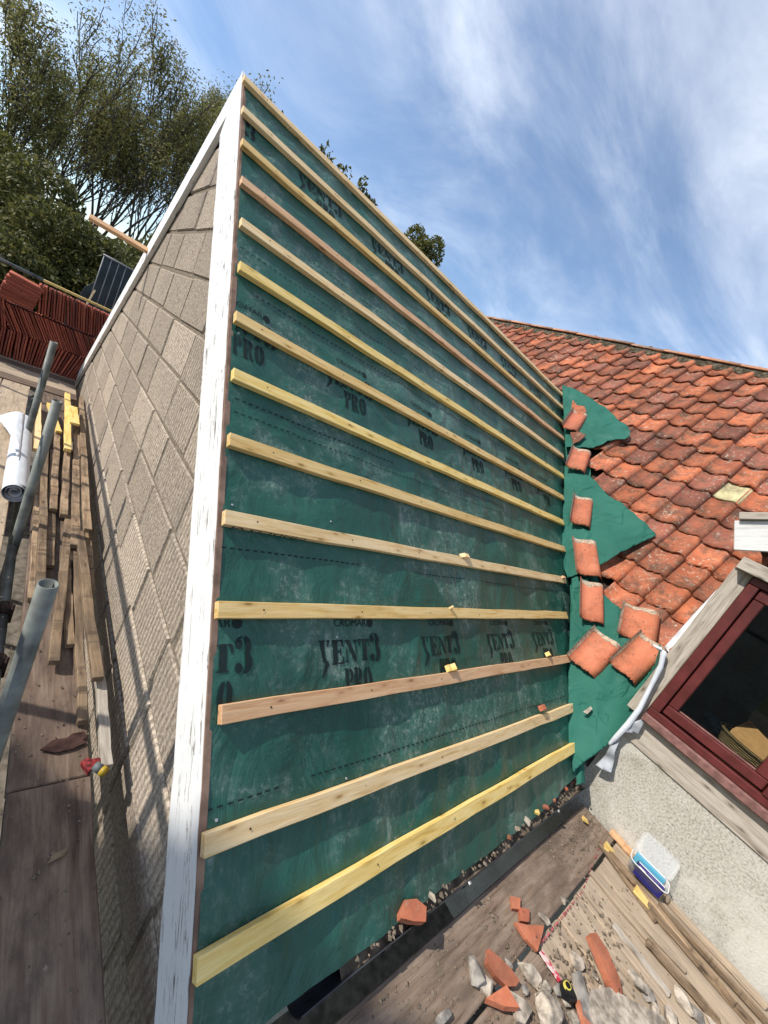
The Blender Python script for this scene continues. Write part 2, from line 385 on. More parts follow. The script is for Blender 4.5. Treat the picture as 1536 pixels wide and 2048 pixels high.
# roughcast wall
k = Mat('roughcast_render', .95, .1); v = k.coord(world=True)
g = k.noise(v, 80, 6, .78); sp = k.vor(v, 95)
c = k.ramp(g, [(.34, (.20, .18, .145)), (.47, (.37, .345, .29)), (.60, (.53, .505, .44))])
stain = k.rng(k.noise(v, 2.2, 7, .7), .34, .60)
c = k.mix(k.math('ADD', k.math('MULTIPLY', stain, .75), .12), (.60, .575, .51), c); c = k.mix(k.math('MULTIPLY', k.rng(k.noise(v, 4.5, 7, .72), .50, .68), .45), c, (.24, .205, .16))
c = k.mix(k.math('MULTIPLY', k.math('MULTIPLY', k.rng(g, .34, .46, 1, 0), k.rng(stain, .1, .8)), .6), c, (.15, .13, .10))
M['render'] = k.done(c, k.bump(g, .5, .006, k.bump(sp, .2, .003)))

M['mahog'] = plain('mahogany_frame', (.105, .021, .019), .38, .5, .25, scale=12)
M['mahog_dull'] = plain('weathered_mahogany', (.20, .10, .085), .6, .3, .3, scale=25)
M['steel'] = plain('galvanised_tube', (.135, .145, .132), .6, .4, .55, .25, .4, 7)
M['rust'] = plain('rusty_coupler', (.055, .035, .028), .8, .3, .5, .3, .6, 30)
M['gutter'] = plain('black_plastic_gutter', (.035, .037, .040), .42, .5, .4, scale=8)
M['dark'] = plain('dark_void', (.015, .013, .012), .9, .1)
M['sheath'] = plain('roof_sarking', (.045, .032, .024), .9, .1, .4)
M['sheet_metal'] = plain('profiled_sheet', (.030, .048, .050), .5, .4, .25, scale=6)
M['sheet_edge'] = plain('profiled_sheet_edge', (.30, .31, .31), .5, .4, .25, scale=6)
M['galvnail'] = plain('nail_head', (.55, .57, .58), .35, .6, .1, .7)
M['tarp'] = plain('green_tarp', (.05, .09, .07), .7, .3)
M['undercloak'] = plain('undercloak_strip', (.22, .14, .10), .8, .2, .35, scale=14)
M['lead'] = plain('lead_flashing', (.55, .56, .57), .6, .4, .2, .1, .4, 9)
M['earth'] = plain('dry_grit', (.17, .135, .10), .97, .1, .45, bump=.8, scale=30)
M['bark'] = plain('flaking_wood', (.045, .022, .018), .85, .2, .5, bump=.7, scale=25)

# ------------------------------------------------------------------ ground and hillside
k = Mat('rough_grass', .95, .1); v = k.coord(world=True)
c = k.ramp(k.noise(v, .6, 8, .7), [(.3, (.035, .050, .018)), (.5, (.07, .085, .03)), (.66, (.16, .135, .075)), (.8, (.05, .06, .02))])
M['grass'] = k.done(c, k.bump(k.noise(v, 6, 6), .8, .15))
N = 90; V = []; F = []
xs = np.concatenate([-np.geomspace(1, 900, 30)[::-1], np.linspace(-.9, .9, 5), np.geomspace(1, 900, 30)])
ys = np.concatenate([-np.geomspace(4, 700, 16)[::-1], np.linspace(-3, 60, 40), np.geomspace(65, 1200, 18)])
for y in ys:
    for x in xs:
        rise = 1 / (1 + math.exp(-(y - 15) / 2.6)) * 3.3 + max(0, y - 30) * .035 * (1 if y < 200 else 200 / y)
        V.append((x, y, -4.9 + rise + .5 * nz(x * .15, y * .15, 3) * (1 if y > 8 else .1)))
nx = len(xs)
for j in range(len(ys) - 1):
    for i in range(nx - 1): F.append((j * nx + i, j * nx + i + 1, (j + 1) * nx + i + 1, (j + 1) * nx + i))
mesh('ground', V, F, M['grass'], smooth=True, kind='structure')

mesh('yard', [(-14, -14, -4.28), (14, -14, -4.28), (14, 9, -4.28), (-14, 9, -4.28)], [(0, 1, 2, 3)], plain('yard_gravel', (.16, .14, .115), .95, .1, .4, bump=.8, scale=14), kind='structure')
# ------------------------------------------------------------------ the wing with the new membrane
wing = empty('gabled_wing', (1.2, 0, -4.9), label='gabled wing with green membrane and timber battens on its roof', cat='building')
APEX = (.15, -.10)
def under_rake(y): return APEX[1] - (.935 * (APEX[0] - y) if y < APEX[0] else .73 * (y - APEX[0]))
def clip(poly, a, b, c):                  # keep a*y + b*z <= c
    out = []
    for i, p in enumerate(poly):
        q = poly[(i + 1) % len(poly)]; dp = a * p[0] + b * p[1] - c; dq = a * q[0] + b * q[1] - c
        if dp <= 0: out.append(p)
        if dp * dq < 0:
            t = dp / (dp - dq); out.append((p[0] + (q[0] - p[0]) * t, p[1] + (q[1] - p[1]) * t))
    return out
def rake_clip(poly):
    poly = clip(poly, -.935, 1, APEX[1] - .935 * APEX[0])
    return clip(poly, .73, 1, APEX[1] + .73 * APEX[0]) if poly else poly
Y0, Y1 = -2.66, 4.05
gw = rake_clip([(Y0, -4.9), (Y1, -4.9), (Y1, 1), (Y0, 1)])
def prism_x(name, poly, x0, x1, mat, parent, jit=0.0, rnd=None, **kw):
    n = len(poly); J = [((rnd.random() - .5) * jit, (rnd.random() - .5) * jit) if jit else (0, 0) for _ in poly]
    Vv = [(x0, p[0] + j[0], p[1] + j[1]) for p, j in zip(poly, J)] + [(x1, p[0], p[1]) for p in poly]
    Ff = [tuple(range(n))[::-1], tuple(range(n, 2 * n))] + [(i, (i + 1) % n, n + (i + 1) % n, n + i) for i in range(n)]
    o = mesh(name, Vv, Ff, mat, parent, **kw)
    bm = bmesh.new(); bm.from_mesh(o.data); bmesh.ops.recalc_face_normals(bm, faces=bm.faces)
    if jit:
        bmesh.ops.bevel(bm, geom=[e for e in bm.edges if all(abs(v.co.x - x0) < 1e-5 for v in e.verts)], offset=.007, segments=1, affect='EDGES')
    bm.to_mesh(o.data); bm.free(); return o
gable = prism_x('gable_wall', gw, .0385, .20, M['mortar'], wing)
rr = random.Random(11)
for kk in range(-5, 11):
    zt = -1.31 - .257 * kk; zb = zt - .257
    y = Y0 - rr.random() * .3
    while y < Y1:
        L = rr.uniform(.44, .62); a, b = y, y + L; y = b
        g = .008 + rr.random() * .006
        poly = rake_clip([(max(a + g, Y0), zb + .009), (min(b - g, Y1), zb + .009), (min(b - g, Y1), zt - .009), (max(a + g, Y0), zt - .009)]) if b - g > Y0 + .03 and a + g < Y1 - .03 else None
        if poly and len(poly) >= 3:
            ar = abs(sum(poly[i][0] * poly[(i + 1) % len(poly)][1] - poly[(i + 1) % len(poly)][0] * poly[i][1] for i in range(len(poly)))) / 2
            if ar > .004: prism_x('block', poly, .030 + (rr.random() - .5) * .006, .10, M['block'], gable, .010, rr)
# side wall, eaves and hidden slope
mesh('side_wall', [(.2, -2.5, -4.9), (2.5, -2.5, -4.9), (2.5, -2.5, -2.7), (.2, -2.5, -2.7), (.2, -2.38, -4.9), (2.5, -2.38, -4.9), (2.5, -2.38, -2.7), (.2, -2.38, -2.7)],
     [(0, 1, 2, 3), (5, 4, 7, 6), (0, 3, 7, 4), (3, 2, 6, 7), (1, 5, 6, 2)], M['render'], wing)
mesh('fascia', [(.02, -2.64, -2.86), (2.46, -2.64, -2.86), (2.46, -2.64, -2.66), (.02, -2.64, -2.66), (.02, -2.61, -2.86), (2.46, -2.61, -2.86), (2.46, -2.61, -2.64), (.02, -2.61, -2.64)],
     [(0, 1, 2, 3), (5, 4, 7, 6), (0, 3, 7, 4), (3, 2, 6, 7), (0, 4, 5, 1), (1, 5, 6, 2)], M['dark'], wing)
mesh('back_slope', [(.03, .03, -.0), (4.6, .03, -.0), (4.6, 4.3, -3.0), (.03, 4.3, -3.0), (.03, .03, -.06), (4.6, .03, -.06), (4.6, 4.3, -3.06), (.03, 4.3, -3.06)],
     [(0, 1, 2, 3), (7, 6, 5, 4), (0, 4, 5, 1), (1, 5, 6, 2), (2, 6, 7, 3), (3, 7, 4, 0)], M['sheath'], wing)
# barge boards, painted white and peeling
def barge(name, top0, top1, low0, low1, x0, x1, seed, **kw):
    rb = random.Random(seed); n = 46; Vv = []; Ff = []
    for i in range(n + 1):
        t = i / n; a = Vector((0, *top0)).lerp(Vector((0, *top1)), t); b = Vector((0, *low0)).lerp(Vector((0, *low1)), t)
        ja, jb = rb.random() * .006, (rb.random() - .5) * .007; d = (b - a).normalized()
        a += d * ja; b += d * jb
        Vv += [(x0, a.y, a.z), (x0, b.y, b.z), (x1, b.y, b.z), (x1, a.y, a.z)]
    for i in range(n):
        for q in range(4): Ff.append((i * 4 + q, i * 4 + (q + 1) % 4, i * 4 + 4 + (q + 1) % 4, i * 4 + 4 + q))
    Ff += [(0, 1, 2, 3)[::-1], tuple(n * 4 + q for q in range(4))]
    O = Vector((0, *top0)); ax = Vector((0, top1[0] - top0[0], top1[1] - top0[1])); Mx = frame(O, ax, (1, 0, 0)); Mi = Mx.inverted()
    o = mesh(name, [Mi @ Vector(p) for p in Vv], Ff, M['whitepaint'], wing, **kw); o.matrix_basis = Mx
    bm = bmesh.new(); bm.from_mesh(o.data); bmesh.ops.recalc_face_normals(bm, faces=bm.faces); bm.to_mesh(o.data); bm.free(); return o
barge('bargeboard', (.150, .072), (-3.06, -2.972), (.158, -.269), (-2.92, -3.10), -.008, .008, 1, label='broad white bargeboard with peeling paint up the battened slope')
barge('bargeboard', (.152, .070), (4.309, -2.93), (.152, -.14), (4.309, -3.10), -.005, .026, 2, label='narrow weathered white bargeboard on the far slope')
tv = []
for i in range(40):
    s_ = -.02 + i * .1; wv = .006 * nz(s_ * 3, 5, 1)
    tv += [gp(-.007, s_, -.05), gp(-.007 + .3 * wv, s_, -.029), gp(.012 + wv, s_, -.029), gp(.012 + wv, s_, -.05)]
mesh('undercloak_strip', tv, [(i * 4 + q, i * 4 + (q + 1) % 4, i * 4 + 4 + (q + 1) % 4, i * 4 + 4 + q) for i in range(39) for q in range(4)], M['undercloak'], wing)

# battens: (s of lower edge left, right, x left, x right)
SB = [(.047, .035), (.323, .293), (.590, .570), (.862, .849), (1.137, 1.135), (1.413, 1.423), (1.697, 1.702), (1.975, 1.992), (2.263, 2.267), (2.558, 2.555), (2.859, 2.839), (3.151, 3.149), (3.448, 3.460), (3.687, 3.674)]
XL = [-.020, -.016, -.010, -.002, .008, .010, .004, .008, .004, .003, -.004, .023, -.005, -.007]
XR = [4.42, 4.261, 4.092, 3.921, 3.746, 3.57, 3.399, 3.221, 3.082, 2.93, 2.783, 2.635, 2.502, 2.39]
BM_ = ['batten_pale', 'batten_pale', 'batten', 'batten_pink', 'batten_pale', 'batten_yellow', 'batten', 'batten_yellow', 'batten', 'batten_pale', 'batten', 'batten_pink', 'batten_pale', 'batten_yellow']
BW = .052; NRM = gp(0, 0, 1)
for i in range(14):
    (sl, sr) = SB[i]
    a = gp(XL[i], sl - BW / 2, -.0245); b = gp(XR[i], sr - BW / 2, -.0245)
    bt = timber('batten', a, b, BW, .0255, M[BM_[i]], wing, NRM, 14, .0045, i, .0016)
    Vn = []; Fn = []; x = .12 + .03 * (i % 3)
    while x < XR[i] - .05:
        t = (x - XL[i]) / (XR[i] - XL[i]); sc = sl + (sr - sl) * t - BW / 2 + .008 * nz(x * 7, i, 1); b0 = len(Vn); Vn.append(gp(x, sc, .0024))
        for q in range(7): Vn.append(gp(x + .0034 * math.cos(q * .8976), sc + .0034 * math.sin(q * .8976), .0022))
        Fn += [(b0, b0 + 1 + (q + 1) % 7, b0 + 1 + q) for q in range(7)]; x += .445 + .02 * nz(x * 3, i, 5)
    mesh('nail_heads', Vn, Fn, M['rust'], bt, kind='stuff')
    if i == 9: bt10 = bt
def font_mesh(body, size):
    crv = bpy.data.curves.new('t', 'FONT'); crv.body = body; crv.size = size
    tmp = bpy.data.objects.new('t', crv); COL.objects.link(tmp); bpy.context.view_layer.update(); ev = tmp.evaluated_get(bpy.context.evaluated_depsgraph_get())
    cm = ev.to_mesh(); r = ([(v.co.x, v.co.y) for v in cm.vertices], [tuple(p.vertices) for p in cm.polygons]); ev.to_mesh_clear()
    bpy.data.objects.remove(tmp); bpy.data.curves.remove(crv); return r
fv, ff = font_mesh('CINDCO VI', .030); sx_ = .30 / max(p[0] for p in fv)
mesh('printed_stamp', [gp(.335 - x * sx_, SB[9][0] + .0022, -.0015 - y * .95) for x, y in fv], ff, M['ink'], bt10)
timber('batten', (-.415, 1.45, -.985), (1.6, 1.45, -.985), .05, .03, M['batten_pink'], wing, (0, -.59, .81), 6, .003, 40, label='pinkish batten end sticking out past the far bargeboard')

# membrane surface
def gauss(d, w): return math.exp(-(d / w) ** 2)
SBm = [(a + b) / 2 - BW / 2 for a, b in SB]
def mem_h(x, s):
    d = min(abs(s - q) for q in SBm)
    env = 1 - gauss(d, .055)
    raf = math.sin(math.pi * x / .46 + .6) ** 2
    h = -.0275 - env * .006 * (1 - raf)
    h += env * (.007 * nz(x * 2.3, s * 2.1, 1.7) + .006 * nz(x * 7 + s * 2.0, s * 2.6, 4.2) + .0025 * nz(x * 17, s * 7 + x * 6, 8.1))
    rdg = 1 - abs(nz(x * 3.1 + s * 1.1, s * 1.5 - x * .6, 9.3)) * 2.2
    rd2 = 1 - abs(nz(x * 1.9 - s * 2.2, s * 2.4 + x * .8, 2.7)) * 3.0
    h += env * (.010 * max(0, rdg - .5) + .008 * max(0, rd2 - .4))
    return min(h, -.0262 + .012 * env)
NX, NS = 480, 400; Vv = []; Ff = []
for j in range(NS + 1):
    t = j / NS
    for i in range(NX + 1):
        a = i / NX
        s_end = 3.858 + .012 * nz(a * 6, 2, 2) - (.06 * max(0, (a - .7) / .3) ** 2)
        s = -.035 + (s_end + .035) * t; xm = 4.5 - .559 * s + .02
        x0 = .004 + .007 * nz(s * 2.2, 1, 5)
        x = x0 + (xm - x0) * a; Vv.append(gp(x, s, mem_h(x, s)))
for j in range(NS):
    for i in range(NX): Ff.append((j * (NX + 1) + i, (j + 1) * (NX + 1) + i, (j + 1) * (NX + 1) + i + 1, j * (NX + 1) + i + 1))
Mg = frame(gp(0, 0), (1, 0, 0), gp(0, -1)); Mgi = Mg.inverted()
membrane = mesh('membrane', [Mgi @ p for p in Vv], Ff, M['membrane'], wing, True); membrane.matrix_basis = Mg

# stencilled print on the membrane
def arc(cx, cy, rx, ry, a0, a1, n=14): return [(cx + rx * math.cos(R_(a0 + (a1 - a0) * i / n)), cy + ry * math.sin(R_(a0 + (a1 - a0) * i / n))) for i in range(n + 1)]
def half(cx, cy, rx, ry, irx, iry, side):  # one stencilled half of an O
    if side > 0: return arc(cx, cy, rx, ry, -78, 78) + arc(cx, cy, irx, iry, 70, -70)
    return arc(cx, cy, rx, ry, 102, 258) + arc(cx, cy, irx, iry, 250, 110)
G = {}
G['V'] = (.62, [[(0, 1), (.34, 1), (.34, .95), (.30, .93), (.30, .55), (.36, .30), (.42, .18), (.34, .05), (.22, .20), (.12, .55), (.10, .93), (0, .95)],
               [(.38, .16), (.50, .18), (.52, 0), (.40, -.22), (.20, -.48), (.14, -.46), (.26, -.14), (.30, .02)], [(.42, 1), (.58, 1), (.58, .95), (.54, .93), (.50, .72), (.45, .74), (.47, .93), (.42, .95)]])
G['E'] = (.62, [[(0, 1), (.30, 1), (.30, 0), (0, 0), (0, .05), (.06, .08), (.06, .92), (0, .95)], [(.34, 1), (.60, 1), (.62, .70), (.57, .70), (.52, .90), (.42, .93), (.34, .93)],
               [(.34, .55), (.42, .58), (.45, .68), (.49, .68), (.49, .34), (.45, .34), (.42, .46), (.34, .48)], [(.34, .07), (.42, .07), (.54, .12), (.60, .32), (.64, .32), (.62, 0), (.34, 0)]])
G['N'] = (.80, [[(0, 1), (.30, 1), (.66, .25), (.66, 0), (.56, 0), (.12, .86), (.12, .93), (0, .95)], [(.08, .74), (.14, .62), (.14, .08), (.22, .05), (.22, 0), (0, 0), (0, .05), (.08, .08)], [(.56, 1), (.80, 1), (.80, .95), (.72, .92), (.72, .34), (.66, .46), (.66, .92), (.56, .95)]])
G['T'] = (.70, [[(.22, 1), (.48, 1), (.48, .08), (.56, .05), (.56, 0), (.14, 0), (.14, .05), (.22, .08)], [(0, 1), (.18, 1), (.18, .93), (.12, .90), (.06, .66), (0, .66)], [(.52, 1), (.70, 1), (.70, .66), (.64, .66), (.58, .90), (.52, .93)]])
G['3'] = (.66, [arc(.32, .84, .30, .36, 78, -62) + arc(.32, .84, .08, .30, -60, 78), arc(.32, .30, .34, .40, 62, -78) + arc(.32, .30, .08, .34, -78, 60),
               arc(.15, .92, .13, .16, 0, 350, 12), arc(.14, .12, .14, .17, 0, 350, 12), [(.02, 1.0), (.12, 1.14), (.28, 1.20), (.28, 1.14), (.18, 1.08), (.10, .98)]])
G['P'] = (.66, [[(0, 1), (.30, 1), (.30, .08), (.38, .05), (.38, 0), (0, 0), (0, .05), (.06, .08), (.06, .92), (0, .95)], arc(.36, .74, .30, .26, 85, -85) + arc(.36, .74, .08, .19, -80, 80)])
G['R'] = (.74, [[(0, 1), (.30, 1), (.30, .08), (.36, .05), (.36, 0), (0, 0), (0, .05), (.06, .08), (.06, .92), (0, .95)], arc(.36, .75, .30, .25, 85, -85) + arc(.36, .75, .08, .18, -80, 80), [(.36, .46), (.52, .46), (.62, .36), (.64, .10), (.74, .05), (.74, 0), (.50, 0), (.44, .10), (.42, .36), (.36, .40)]])
G['O'] = (.74, [half(.37, .5, .37, .52, .09, .44, 1), half(.37, .5, .37, .52, .09, .44, -1)])
def layout(text, x, s, h, sx, gap=.10):   # glyph polygons in (x, s): s grows downward
    out = []
    for ch, dy, sc in text:
        w, polys = G[ch]
        for P in polys: out.append([(x + p[0] * h * sc * sx, s - (p[1] * h * sc + dy * h)) for p in P])
        x += (w * sc + gap) * h * sx
    return out, x
lock = []
a1, _ = layout([('V', 0, 1.0), ('E', 0, 1.0), ('N', .05, .92), ('T', .08, .92), ('3', .06, 1.0)], 0, .105, .088, 1.02, .07); lock += a1
a2, _ = layout([('P', 0, 1), ('R', 0, 1), ('O', 0, 1)], .118, .222, .10, .62, .07); lock += a2
crv = bpy.data.curves.new('crest', 'FONT'); crv.body = 'CROMAR'; crv.size = .040; crv.space_character = 1.05
tmp = bpy.data.objects.new('crest', crv); COL.objects.link(tmp); bpy.context.view_layer.update()
cm = tmp.evaluated_get(bpy.context.evaluated_depsgraph_get()).to_mesh()
crest_v = [(v.co.x, v.co.y) for v in cm.vertices]; crest_f = [tuple(p.vertices) for p in cm.polygons]
tmp.evaluated_get(bpy.context.evaluated_depsgraph_get()).to_mesh_clear(); bpy.data.objects.remove(tmp); bpy.data.curves.remove(crv)
cells = []
for P in lock: cells.append(poly_cells(P, .009))
for P in ([arc(.268, -.045, .017, .017, 0, 345, 18)]):
    cells.append(poly_cells(P, .018))
def stamp(x0, s0, nm='printed_lettering'):
    Vv = []; Ff = []
    def put(vs, fs, flip=False):
        b = len(Vv)
        ok = True
        for (x, s) in vs:
            X, S = x0 + x, s0 + s
            Vv.append(gp(X, S, mem_h(X, S) + .0030))
        for f in fs:
            xs_ = [x0 + vs[i][0] for i in f]; ss = [s0 + vs[i][1] for i in f]
            if min(xs_) < .012 or max(xs_) > 4.42 - .559 * max(ss): continue
            Ff.append(tuple(b + i for i in f))
    for vs, fs in cells: put(vs, fs)
    put([(.075 + x, -.033 - y) for x, y in crest_v], crest_f)
    used = sorted({i for f in Ff for i in f})
    if not used: return
    mp_ = {v: i for i, v in enumerate(used)}
    o = mesh(nm, [Vv[i] for i in used], [tuple(mp_[i] for i in f) for f in Ff], M['ink'], membrane, kind='stuff')
for s0, x00 in ((2.915, -.195), (1.615, -.113), (.315, -.245)):
    x = x00
    while x < 4.3: stamp(x, s0); x += .585
# dashed lap lines
for s0, xa, xb in ((3.352, .01, 2.6), (2.625, .01, 2.75), (2.04, .03, 2.2), (2.10, .03, 2.4), (1.47, .1, 2.6), (1.24, .02, 2.9), (.985, .4, 3.2)):
    Vv = []; Ff = []; x = xa
    while x < xb:
        if nz(x * 1.3, s0 * 9, 0) > -.28:
            b = len(Vv); wob = .006 * nz(x * 1.7, s0 * 5, 2)
            for dx, ds in ((0, 0), (0, .0045), (.016, .0045), (.016, 0)): Vv.append(gp(x + dx, s0 + wob + ds, mem_h(x + dx, s0 + wob + ds) + .0028))
            Ff.append((b, b + 1, b + 2, b + 3))
        x += .028
    mesh('printed_lap_line', Vv, Ff, M['ink'], membrane, kind='stuff')
for i, (px, py) in enumerate(((675, 1274), (434, 1641), (693, 1557), (465, 1009), (661, 1043), (478, 666), (499, 1655), (930, 1190))):
    x, s = ong(px, py, -.025); bm = bmesh.new()
    bmesh.ops.create_cone(bm, cap_ends=True, segments=10, radius1=.0045, radius2=.004, depth=.002)
    o = from_bm('clout_nail', bm, M['galvnail'], membrane); o.matrix_basis = frame(gp(x, s, mem_h(x, s) + .002), (1, 0, 0), gp(0, -1))

# gutter under the eaves with brackets
prof = [(math.cos(R_(a)) * .056, math.sin(R_(a)) * .056) for a in range(180, 361, 15)]
prof2 = [(math.cos(R_(a)) * .0525, math.sin(R_(a)) * .0525) for a in range(360, 179, -15)]
full = prof + [(.0585, .004), (.0525, .004)] + prof2[1:] if False else prof + prof2
gx = [.30, .36, .5, 1.0, 1.5, 2.0, 2.47]; GY, GZ = -2.742, -2.70
Vv = []; Ff = []; n = len(full)
for i, x in enumerate(gx):
    dz = -.02 * max(0, (.42 - x) / .12); 
    for p in full: Vv.append((x, GY - p[0], GZ + p[1] + dz + .002 * math.sin(x * 3)))
for i in range(len(gx) - 1):
    for q in range(n): Ff.append((i * n + q, i * n + (q + 1) % n, (i + 1) * n + (q + 1) % n, (i + 1) * n + q))
Ff += [tuple(range(n)), tuple(range((len(gx) - 1) * n, len(gx) * n))[::-1]]
gutter = mesh('gutter', Vv, Ff, M['gutter'], wing)
for x in (.62, 1.08, 1.98):
    Vv = []; pr = [(math.cos(R_(a)) * .060, math.sin(R_(a)) * .060) for a in range(180, 371, 15)]; pi_ = [(math.cos(R_(a)) * .0565, math.sin(R_(a)) * .0565) for a in range(370, 179, -15)]
    pf = pr + pi_
    for xx in (x - .012, x + .012):
        for p in pf: Vv.append((xx, GY - p[0], GZ + p[1]))
    n = len(pf); Ff = [(q, (q + 1) % n, n + (q + 1) % n, n + q) for q in range(n)] + [tuple(range(n)), tuple(range(n, 2 * n))[::-1]]
    mesh('gutter_bracket', Vv, Ff, M['gutter'], gutter)
for x in (1.085, 1.985):
    me = box_me('bracket_clip', .014, .012, .010, M['galvnail'], .002); o = link('bracket_clip', me, gutter); o.location = (x, GY - .060, GZ + .004)
# fallen grit lying in the gutter
def grit(name, spots, mat, parent=None, **kw):
    Vv = []; Ff = []
    for (c, r, sd) in spots:
        rg = random.Random(sd); b = len(Vv)
        for d in ((1, 0, 0), (-1, 0, 0), (0, 1, 0), (0, -1, 0), (0, 0, 1), (0, 0, -1)):
            q = r * rg.uniform(.6, 1.3); Vv.append((c[0] + d[0] * q + rg.uniform(-.3, .3) * r, c[1] + d[1] * q + rg.uniform(-.3, .3) * r, c[2] + d[2] * q * .7))
        for f in ((0, 2, 4), (2, 1, 4), (1, 3, 4), (3, 0, 4), (2, 0, 5), (1, 2, 5), (3, 1, 5), (0, 3, 5)): Ff.append(tuple(b + i for i in f))
    return mesh(name, Vv, Ff, mat, parent, **kw)
Vv = []; Ff = []
for i in range(120):
    x = .45 + i * 2.02 / 119
    for q in range(5): Vv.append((x, GY - .048 + q * .024, GZ - .012 + .012 * nz(x * 14, q * .8, 1) - .008 * abs(q - 2)))
for i in range(119):
    for q in range(4): Ff.append((i * 5 + q, i * 5 + q + 1, i * 5 + 6 + q, i * 5 + 5 + q))
mesh('gutter_silt', Vv, Ff, M['earth'], smooth=True, kind='stuff', label='grey silt and moss filling the black gutter', cat='silt')
grit('gutter_crumbs', [((random.uniform(.5, 2.45), GY - random.uniform(-.01, .046), GZ + random.uniform(-.004, .01)), random.uniform(.004, .012), i) for i in range(230)], M['earth'], kind='stuff', label='small mortar crumbs lying along the black gutter', cat='rubble')

# ------------------------------------------------------------------ the old tiled house
house = empty('tiled_house', (4.5, -1.5, -4.9), label='old house with weathered orange clay pantile roof', cat='building')
def boxo(name, x0, x1, y0, y1, z0, z1, mat, parent=None, bev=.003, along='y', seed=0, jit=0.0, seg=1, **kw):
    """axis aligned member; its grain runs along the given axis"""
    if along == 'y': L, W, T = y1 - y0, x1 - x0, z1 - z0; Mx = frame(((x0 + x1) / 2, y0, (z0 + z1) / 2), (0, 1, 0), (-1, 0, 0))
    elif along == 'z': L, W, T = z1 - z0, x1 - x0, y1 - y0; Mx = frame(((x0 + x1) / 2, (y0 + y1) / 2, z0), (0, 0, 1), (1, 0, 0))
    else: L, W, T = x1 - x0, y1 - y0, z1 - z0; Mx = frame((x0, (y0 + y1) / 2, (z0 + z1) / 2), (1, 0, 0), (0, 1, 0))
    o = link(name, box_me(name, L, W, T, mat, bev, jit, seg, (0, 0, 0), seed), parent, **kw); o.matrix_basis = Mx; return o
prism_x('wall', [(-6.5, -4.9), (-2.3, -4.9), (-2.3, -2.62), (-2.735, -2.62), (-2.735, -2.285), (-6.5, -2.285)], XW, 2.72, M['render'], house)
boxo('timber_band', 2.487, 2.72, -6.5, -2.745, -2.283, -2.118, M['greywood'], house, .003, seg=8, jit=.002)
boxo('corner_post', 2.478, 2.60, -2.792, -2.70, -2.116, -1.075, M['greywood'], house, .003, 'z', seg=5, jit=.002)
win = empty('window', (2.5, -3.3, -2.1)); win.parent = house; win.matrix_parent_inverse = house.matrix_basis.inverted()
boxo('window_sill', 2.430, 2.62, -6.2, -2.795, -2.112, -2.062, M['mahog_dull'], win, .006)
boxo('frame_rail', 2.448, 2.60, -6.2, -2.797, -2.060, -2.018, M['mahog'], win, .004)
boxo('frame_jamb', 2.447, 2.60, -2.846, -2.796, -2.016, -1.122, M['mahog'], win, .004, 'z')
boxo('frame_head', 2.447, 2.60, -6.2, -2.796, -1.120, -1.080, M['mahog'], win, .004)
for ya, yb in ((-3.345, -2.852), (-3.96, -3.40), (-4.6, -4.02)):
    boxo('sash_rail', 2.462, 2.55, ya, yb, -2.006, -1.948, M['mahog'], win, .005)
    boxo('sash_rail', 2.462, 2.55, ya, yb, -1.185, -1.126, M['mahog'], win, .005)
    boxo('sash_stile', 2.461, 2.55, yb - .052, yb, -1.946, -1.187, M['mahog'], win, .005, 'z')
    boxo('sash_stile', 2.461, 2.55, ya, ya + .060, -1.946, -1.187, M['mahog'], win, .005, 'z')
    boxo('glazing_bead', 2.480, 2.492, ya + .061, yb - .053, -1.947, -1.938, M['mahog_dull'], win, .002)
    gm = bpy.data.materials.get('window_glass')
    if gm is None:
        gm = bpy.data.materials.new('window_glass'); gm.use_nodes = True; t = gm.node_tree; t.nodes.clear()
        o_ = t.nodes.new('ShaderNodeOutputMaterial'); mx = t.nodes.new('ShaderNodeMixShader'); tr = t.nodes.new('ShaderNodeBsdfTransparent'); gl = t.nodes.new('ShaderNodeBsdfGlossy'); fr = t.nodes.new('ShaderNodeLayerWeight'); pw = t.nodes.new('ShaderNodeMath'); pw.operation = 'POWER'; pw.inputs[1].default_value = 4; ma = t.nodes.new('ShaderNodeMath'); ma.operation = 'MULTIPLY_ADD'; ma.inputs[1].default_value = .45; ma.inputs[2].default_value = .035; t.links.new(fr.outputs['Facing'], pw.inputs[0]); t.links.new(pw.outputs[0], ma.inputs[0])
        gl.inputs['Roughness'].default_value = .01; tr.inputs[0].default_value = (.86, .9, .88, 1)
        t.links.new(ma.outputs[0], mx.inputs[0]); t.links.new(tr.outputs[0], mx.inputs[1]); t.links.new(gl.outputs[0], mx.inputs[2]); t.links.new(mx.outputs[0], o_.inputs[0])
    boxo('pane', 2.4925, 2.4965, ya + .055, yb - .050, -1.95, -1.18, gm, win, 0)
boxo('mullion', 2.440, 2.58, -3.397, -3.349, -2.016, -1.122, M['mahog'], win, .005, 'z')
boxo('mullion', 2.440, 2.58, -4.017, -3.963, -2.016, -1.122, M['mahog'], win, .005, 'z')
# dark room behind the glass
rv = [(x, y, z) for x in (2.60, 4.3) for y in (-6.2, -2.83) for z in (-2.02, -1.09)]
mesh('room_interior', rv, [(0, 2, 6, 4), (1, 5, 7, 3), (2, 3, 7, 6), (0, 4, 5, 1), (4, 6, 7, 5)], plain('room_shade', (.05, .045, .04), .9, .1), house)
